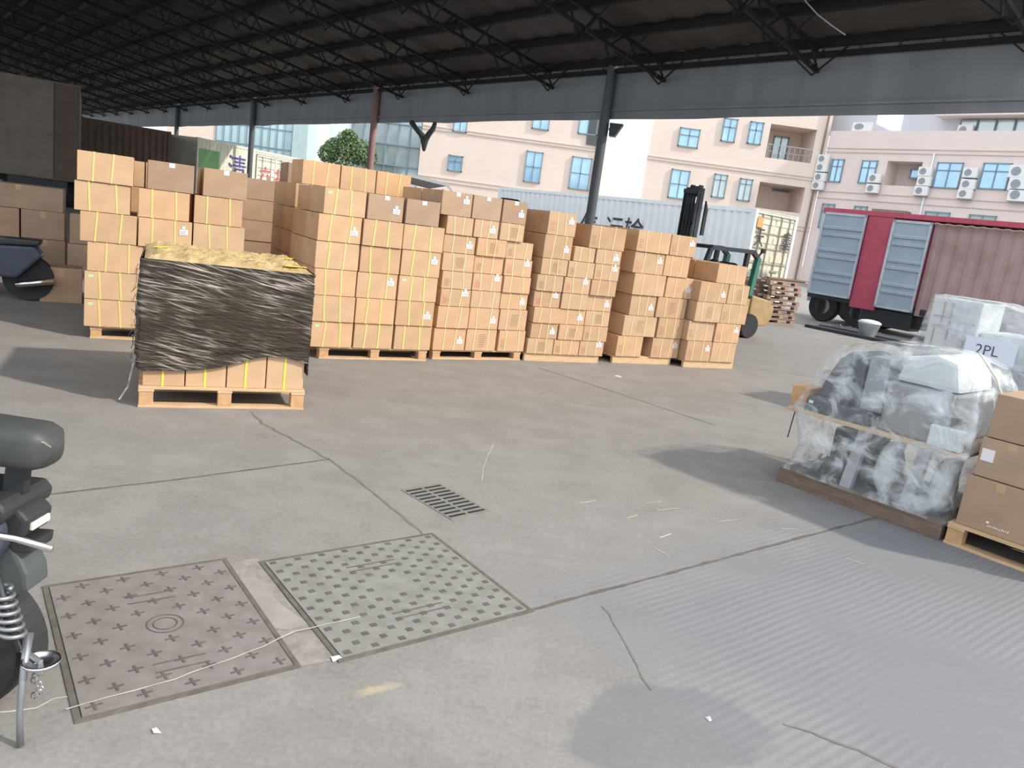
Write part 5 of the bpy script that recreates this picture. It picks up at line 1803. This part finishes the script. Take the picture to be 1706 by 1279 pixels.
for k in range(150):
    t = k / 149
    a = t * 2 * math.pi * 6.5
    c = Vector((0.015, -0.13, 0.47)).lerp(Vector((0.055, -0.13, 0.33)), t)
    pts.append(c + Vector((0.028 * math.cos(a), 0.028 * math.sin(a), 0)))
sp.tube(pts, 0.0062, 7)
sp.build('shock_spring', GREYMET, sc_, NR, smooth=True)
MB().tube([(0.01, -0.13, 0.50), (0.065, -0.13, 0.29)], 0.012, 10).build('shock_rod', DARKSTEEL, sc_, NR, smooth=True)
# rear wheel under a curved mudguard
wh = MB().lathe((-0.10, 0, 0.205), [(0.13, -0.035), (0.19, -0.04), (0.205, -0.02), (0.205, 0.02), (0.19, 0.04), (0.13, 0.035)], 36, 'Y').build('wheel', RUBBER, sc_)
MB().lathe((-0.10, 0, 0.205), [(0.125, -0.028), (0.125, 0.028), (0.04, 0.035)], 30, 'Y').build('rim', GREYMET, wh)
mg = MB()
for k in range(16):
    a0 = D2R(150 - 10 * k)
    a1 = D2R(150 - 10 * (k + 1))
    R_ = 0.225
    p0 = (-0.10 + R_ * math.cos(a0), 0, 0.205 + R_ * math.sin(a0))
    p1 = (-0.10 + R_ * math.cos(a1), 0, 0.205 + R_ * math.sin(a1))
    mg.bar(p0, p1, 0.10, 0.006, up=(-math.sin(a0), 0, math.cos(a0)) if False else (math.cos(a0), 0, math.sin(a0)))
mg.build('mudguard', BLACKPL, sc_)
MB().prism([(0.02, 0.50), (0.085, 0.56), (0.125, 0.47), (0.13, 0.42), (0.10, 0.40), (0.03, 0.40)], -0.05, 0.05).build('rear_fender', mat('grey_green_plastic', (0.075, 0.088, 0.088), 0.5), sc_, bevel=0.012)
MB().tube([(0.05, -0.06, 0.30), (0.075, -0.12, 0.22), (0.070, -0.13, 0.10), (0.078, -0.14, 0.005)], [0.013, 0.010, 0.008, 0.010], 10).build('kickstand', GREYMET, sc_, NR, smooth=True)
cup = MB()
cup.lathe((0.112, -0.10, 0.245), [(0.030, -0.012), (0.046, -0.004), (0.050, 0.006), (0.044, 0.008), (0.040, 0.0), (0.024, -0.006)], 24)
cup.build('foot_peg_ring', CHROME, sc_, NR, smooth=True)
chn = MB()
for k in range(9):
    c = Vector((0.10 + 0.010 * math.sin(k * 1.3), -0.10, 0.232 - 0.012 * k))
    chn.tube([c + Vector((0.008 * math.cos(t), 0.003 * (k % 2), 0.009 * math.sin(t))) for t in [q * 2 * math.pi / 10 for q in range(11)]], 0.0025, 5)
chn.build('chain', CHROME, sc_, NR)
MB().tube([(0.045, -0.08, 0.26), (0.11, -0.10, 0.243)], 0.008, 8).build('peg_arm', GREYMET, sc_, NR)
# rest of the scooter, out of frame to the left
MB().prism([(-1.45, 0.16), (-0.75, 0.16), (-0.70, 0.30), (-1.40, 0.24)], -0.12, 0.12).build('footboard', BLUEPL, sc_, bevel=0.015)
MB().prism([(-1.52, 0.20), (-1.38, 0.20), (-1.52, 0.86), (-1.60, 0.86)], -0.13, 0.13).build('leg_shield', BLUEPL, sc_, bevel=0.02)
MB().tube([(-1.70, 0, 0.20), (-1.55, 0, 0.95)], 0.03, 10).build('steering_column', DARKSTEEL, sc_)
MB().tube([(-1.50, -0.32, 1.0), (-1.56, -0.15, 0.97), (-1.56, 0.15, 0.97), (-1.50, 0.32, 1.0)], 0.014, 10).build('handlebar', CHROME, sc_)
wh2 = MB().lathe((-1.72, 0, 0.205), [(0.13, -0.035), (0.19, -0.04), (0.205, -0.02), (0.205, 0.02), (0.19, 0.04), (0.13, 0.035)], 36, 'Y').build('wheel', RUBBER, sc_)
strip([G(-30, 1190), G(60, 1180), G(90, 1165), G(150, 1155)], 0.008, 0.0018, CHALK, 'floor_scratch', 0.004)

# ------------------------------------------------------------------ shaded clutter at far left
def gxy(px, py):
    return Vector((*G(px, py), 0))


cl = [((0, 505), 0.75, 0.45, 0.5, 'wide tan carton in shade at the left frame edge', CARTON), ]
Mz = frame(-7.75, 10.75, 62) @ Matrix.Scale(1.15, 4)
specs = [(0.95, 0.0, 0.0, 0.42, 0.40, 0.36, 'lower brown carton in shade, just left of the leftmost stack'), (0.97, 0.02, 0.362, 0.40, 0.38, 0.38, 'upper brown carton in shade, just left of the leftmost stack'),
         (0.45, 0.25, 0.0, 0.46, 0.5, 0.36, 'dark carton behind the motorbike, bottom one'), (0.42, 0.25, 0.362, 0.48, 0.5, 0.36, 'dark carton behind the motorbike, middle one'),
         (-0.1, 0.25, 0.0, 0.50, 0.5, 0.72, 'tall carton standing at the left frame edge in shade'), (-0.1, 0.25, 0.722, 0.98, 0.5, 0.30, 'long flat carton topping the shaded pile at far left')]
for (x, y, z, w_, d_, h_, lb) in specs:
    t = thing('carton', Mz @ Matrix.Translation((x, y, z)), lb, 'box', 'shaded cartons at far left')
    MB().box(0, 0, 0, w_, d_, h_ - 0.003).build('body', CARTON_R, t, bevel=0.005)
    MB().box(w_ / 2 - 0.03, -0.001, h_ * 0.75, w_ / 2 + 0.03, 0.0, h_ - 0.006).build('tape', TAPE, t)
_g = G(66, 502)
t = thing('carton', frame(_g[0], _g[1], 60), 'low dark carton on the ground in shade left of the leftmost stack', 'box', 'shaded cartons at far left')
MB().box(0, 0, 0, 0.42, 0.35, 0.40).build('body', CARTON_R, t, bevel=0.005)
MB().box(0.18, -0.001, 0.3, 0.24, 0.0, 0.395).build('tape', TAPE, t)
bk = thing('plastic_bucket', Mz @ Matrix.Translation((0.52, -0.25, 0.0)), 'pale grey bucket in shade left of the cartons', 'bucket')
MB().lathe((0, 0, 0), [(0.11, 0), (0.15, 0.34), (0.16, 0.36)], 20).build('body', MACHGREY, bk)
MB().tube([(-0.155, 0, 0.33), (-0.1, -0.12, 0.22), (0, -0.17, 0.18), (0.1, -0.12, 0.22), (0.155, 0, 0.33)], 0.005, 6).build('handle', GREYMET, bk)
_g = G(22, 498)
mb = thing('motorbike', frame(_g[0], _g[1], 66), 'dark parked motorbike in the shade at the left frame edge', 'motorbike')
MB().lathe((0.15, 0, 0.26), [(0.17, -0.04), (0.25, -0.05), (0.26, 0.0), (0.25, 0.05), (0.17, 0.04)], 30, 'Y').build('wheel', RUBBER, mb)
MB().lathe((-0.95, 0, 0.26), [(0.17, -0.04), (0.25, -0.05), (0.26, 0.0), (0.25, 0.05), (0.17, 0.04)], 30, 'Y').build('wheel', RUBBER, mb)
MB().prism([(-0.75, 0.28), (0.05, 0.25), (0.30, 0.52), (0.22, 0.62), (-0.25, 0.60), (-0.45, 0.48), (-0.75, 0.50)], -0.12, 0.12).build('body', BLUEPL, mb, bevel=0.03)
MB().prism([(-0.30, 0.60), (0.26, 0.63), (0.28, 0.69), (-0.28, 0.69)], -0.11, 0.11).build('seat', BLACKPL, mb, bevel=0.02)
MB().tube([(-0.95, 0, 0.26), (-0.78, 0, 0.85)], 0.025, 8).build('front_fork', CHROME, mb)
MB().tube([(-0.72, -0.3, 0.92), (-0.78, -0.1, 0.88), (-0.78, 0.1, 0.88), (-0.72, 0.3, 0.92)], 0.012, 8).build('handlebar', CHROME, mb)
MB().tube([(0.05, -0.13, 0.18), (0.42, -0.14, 0.26)], 0.035, 12).build('exhaust', CHROME, mb, smooth=True)
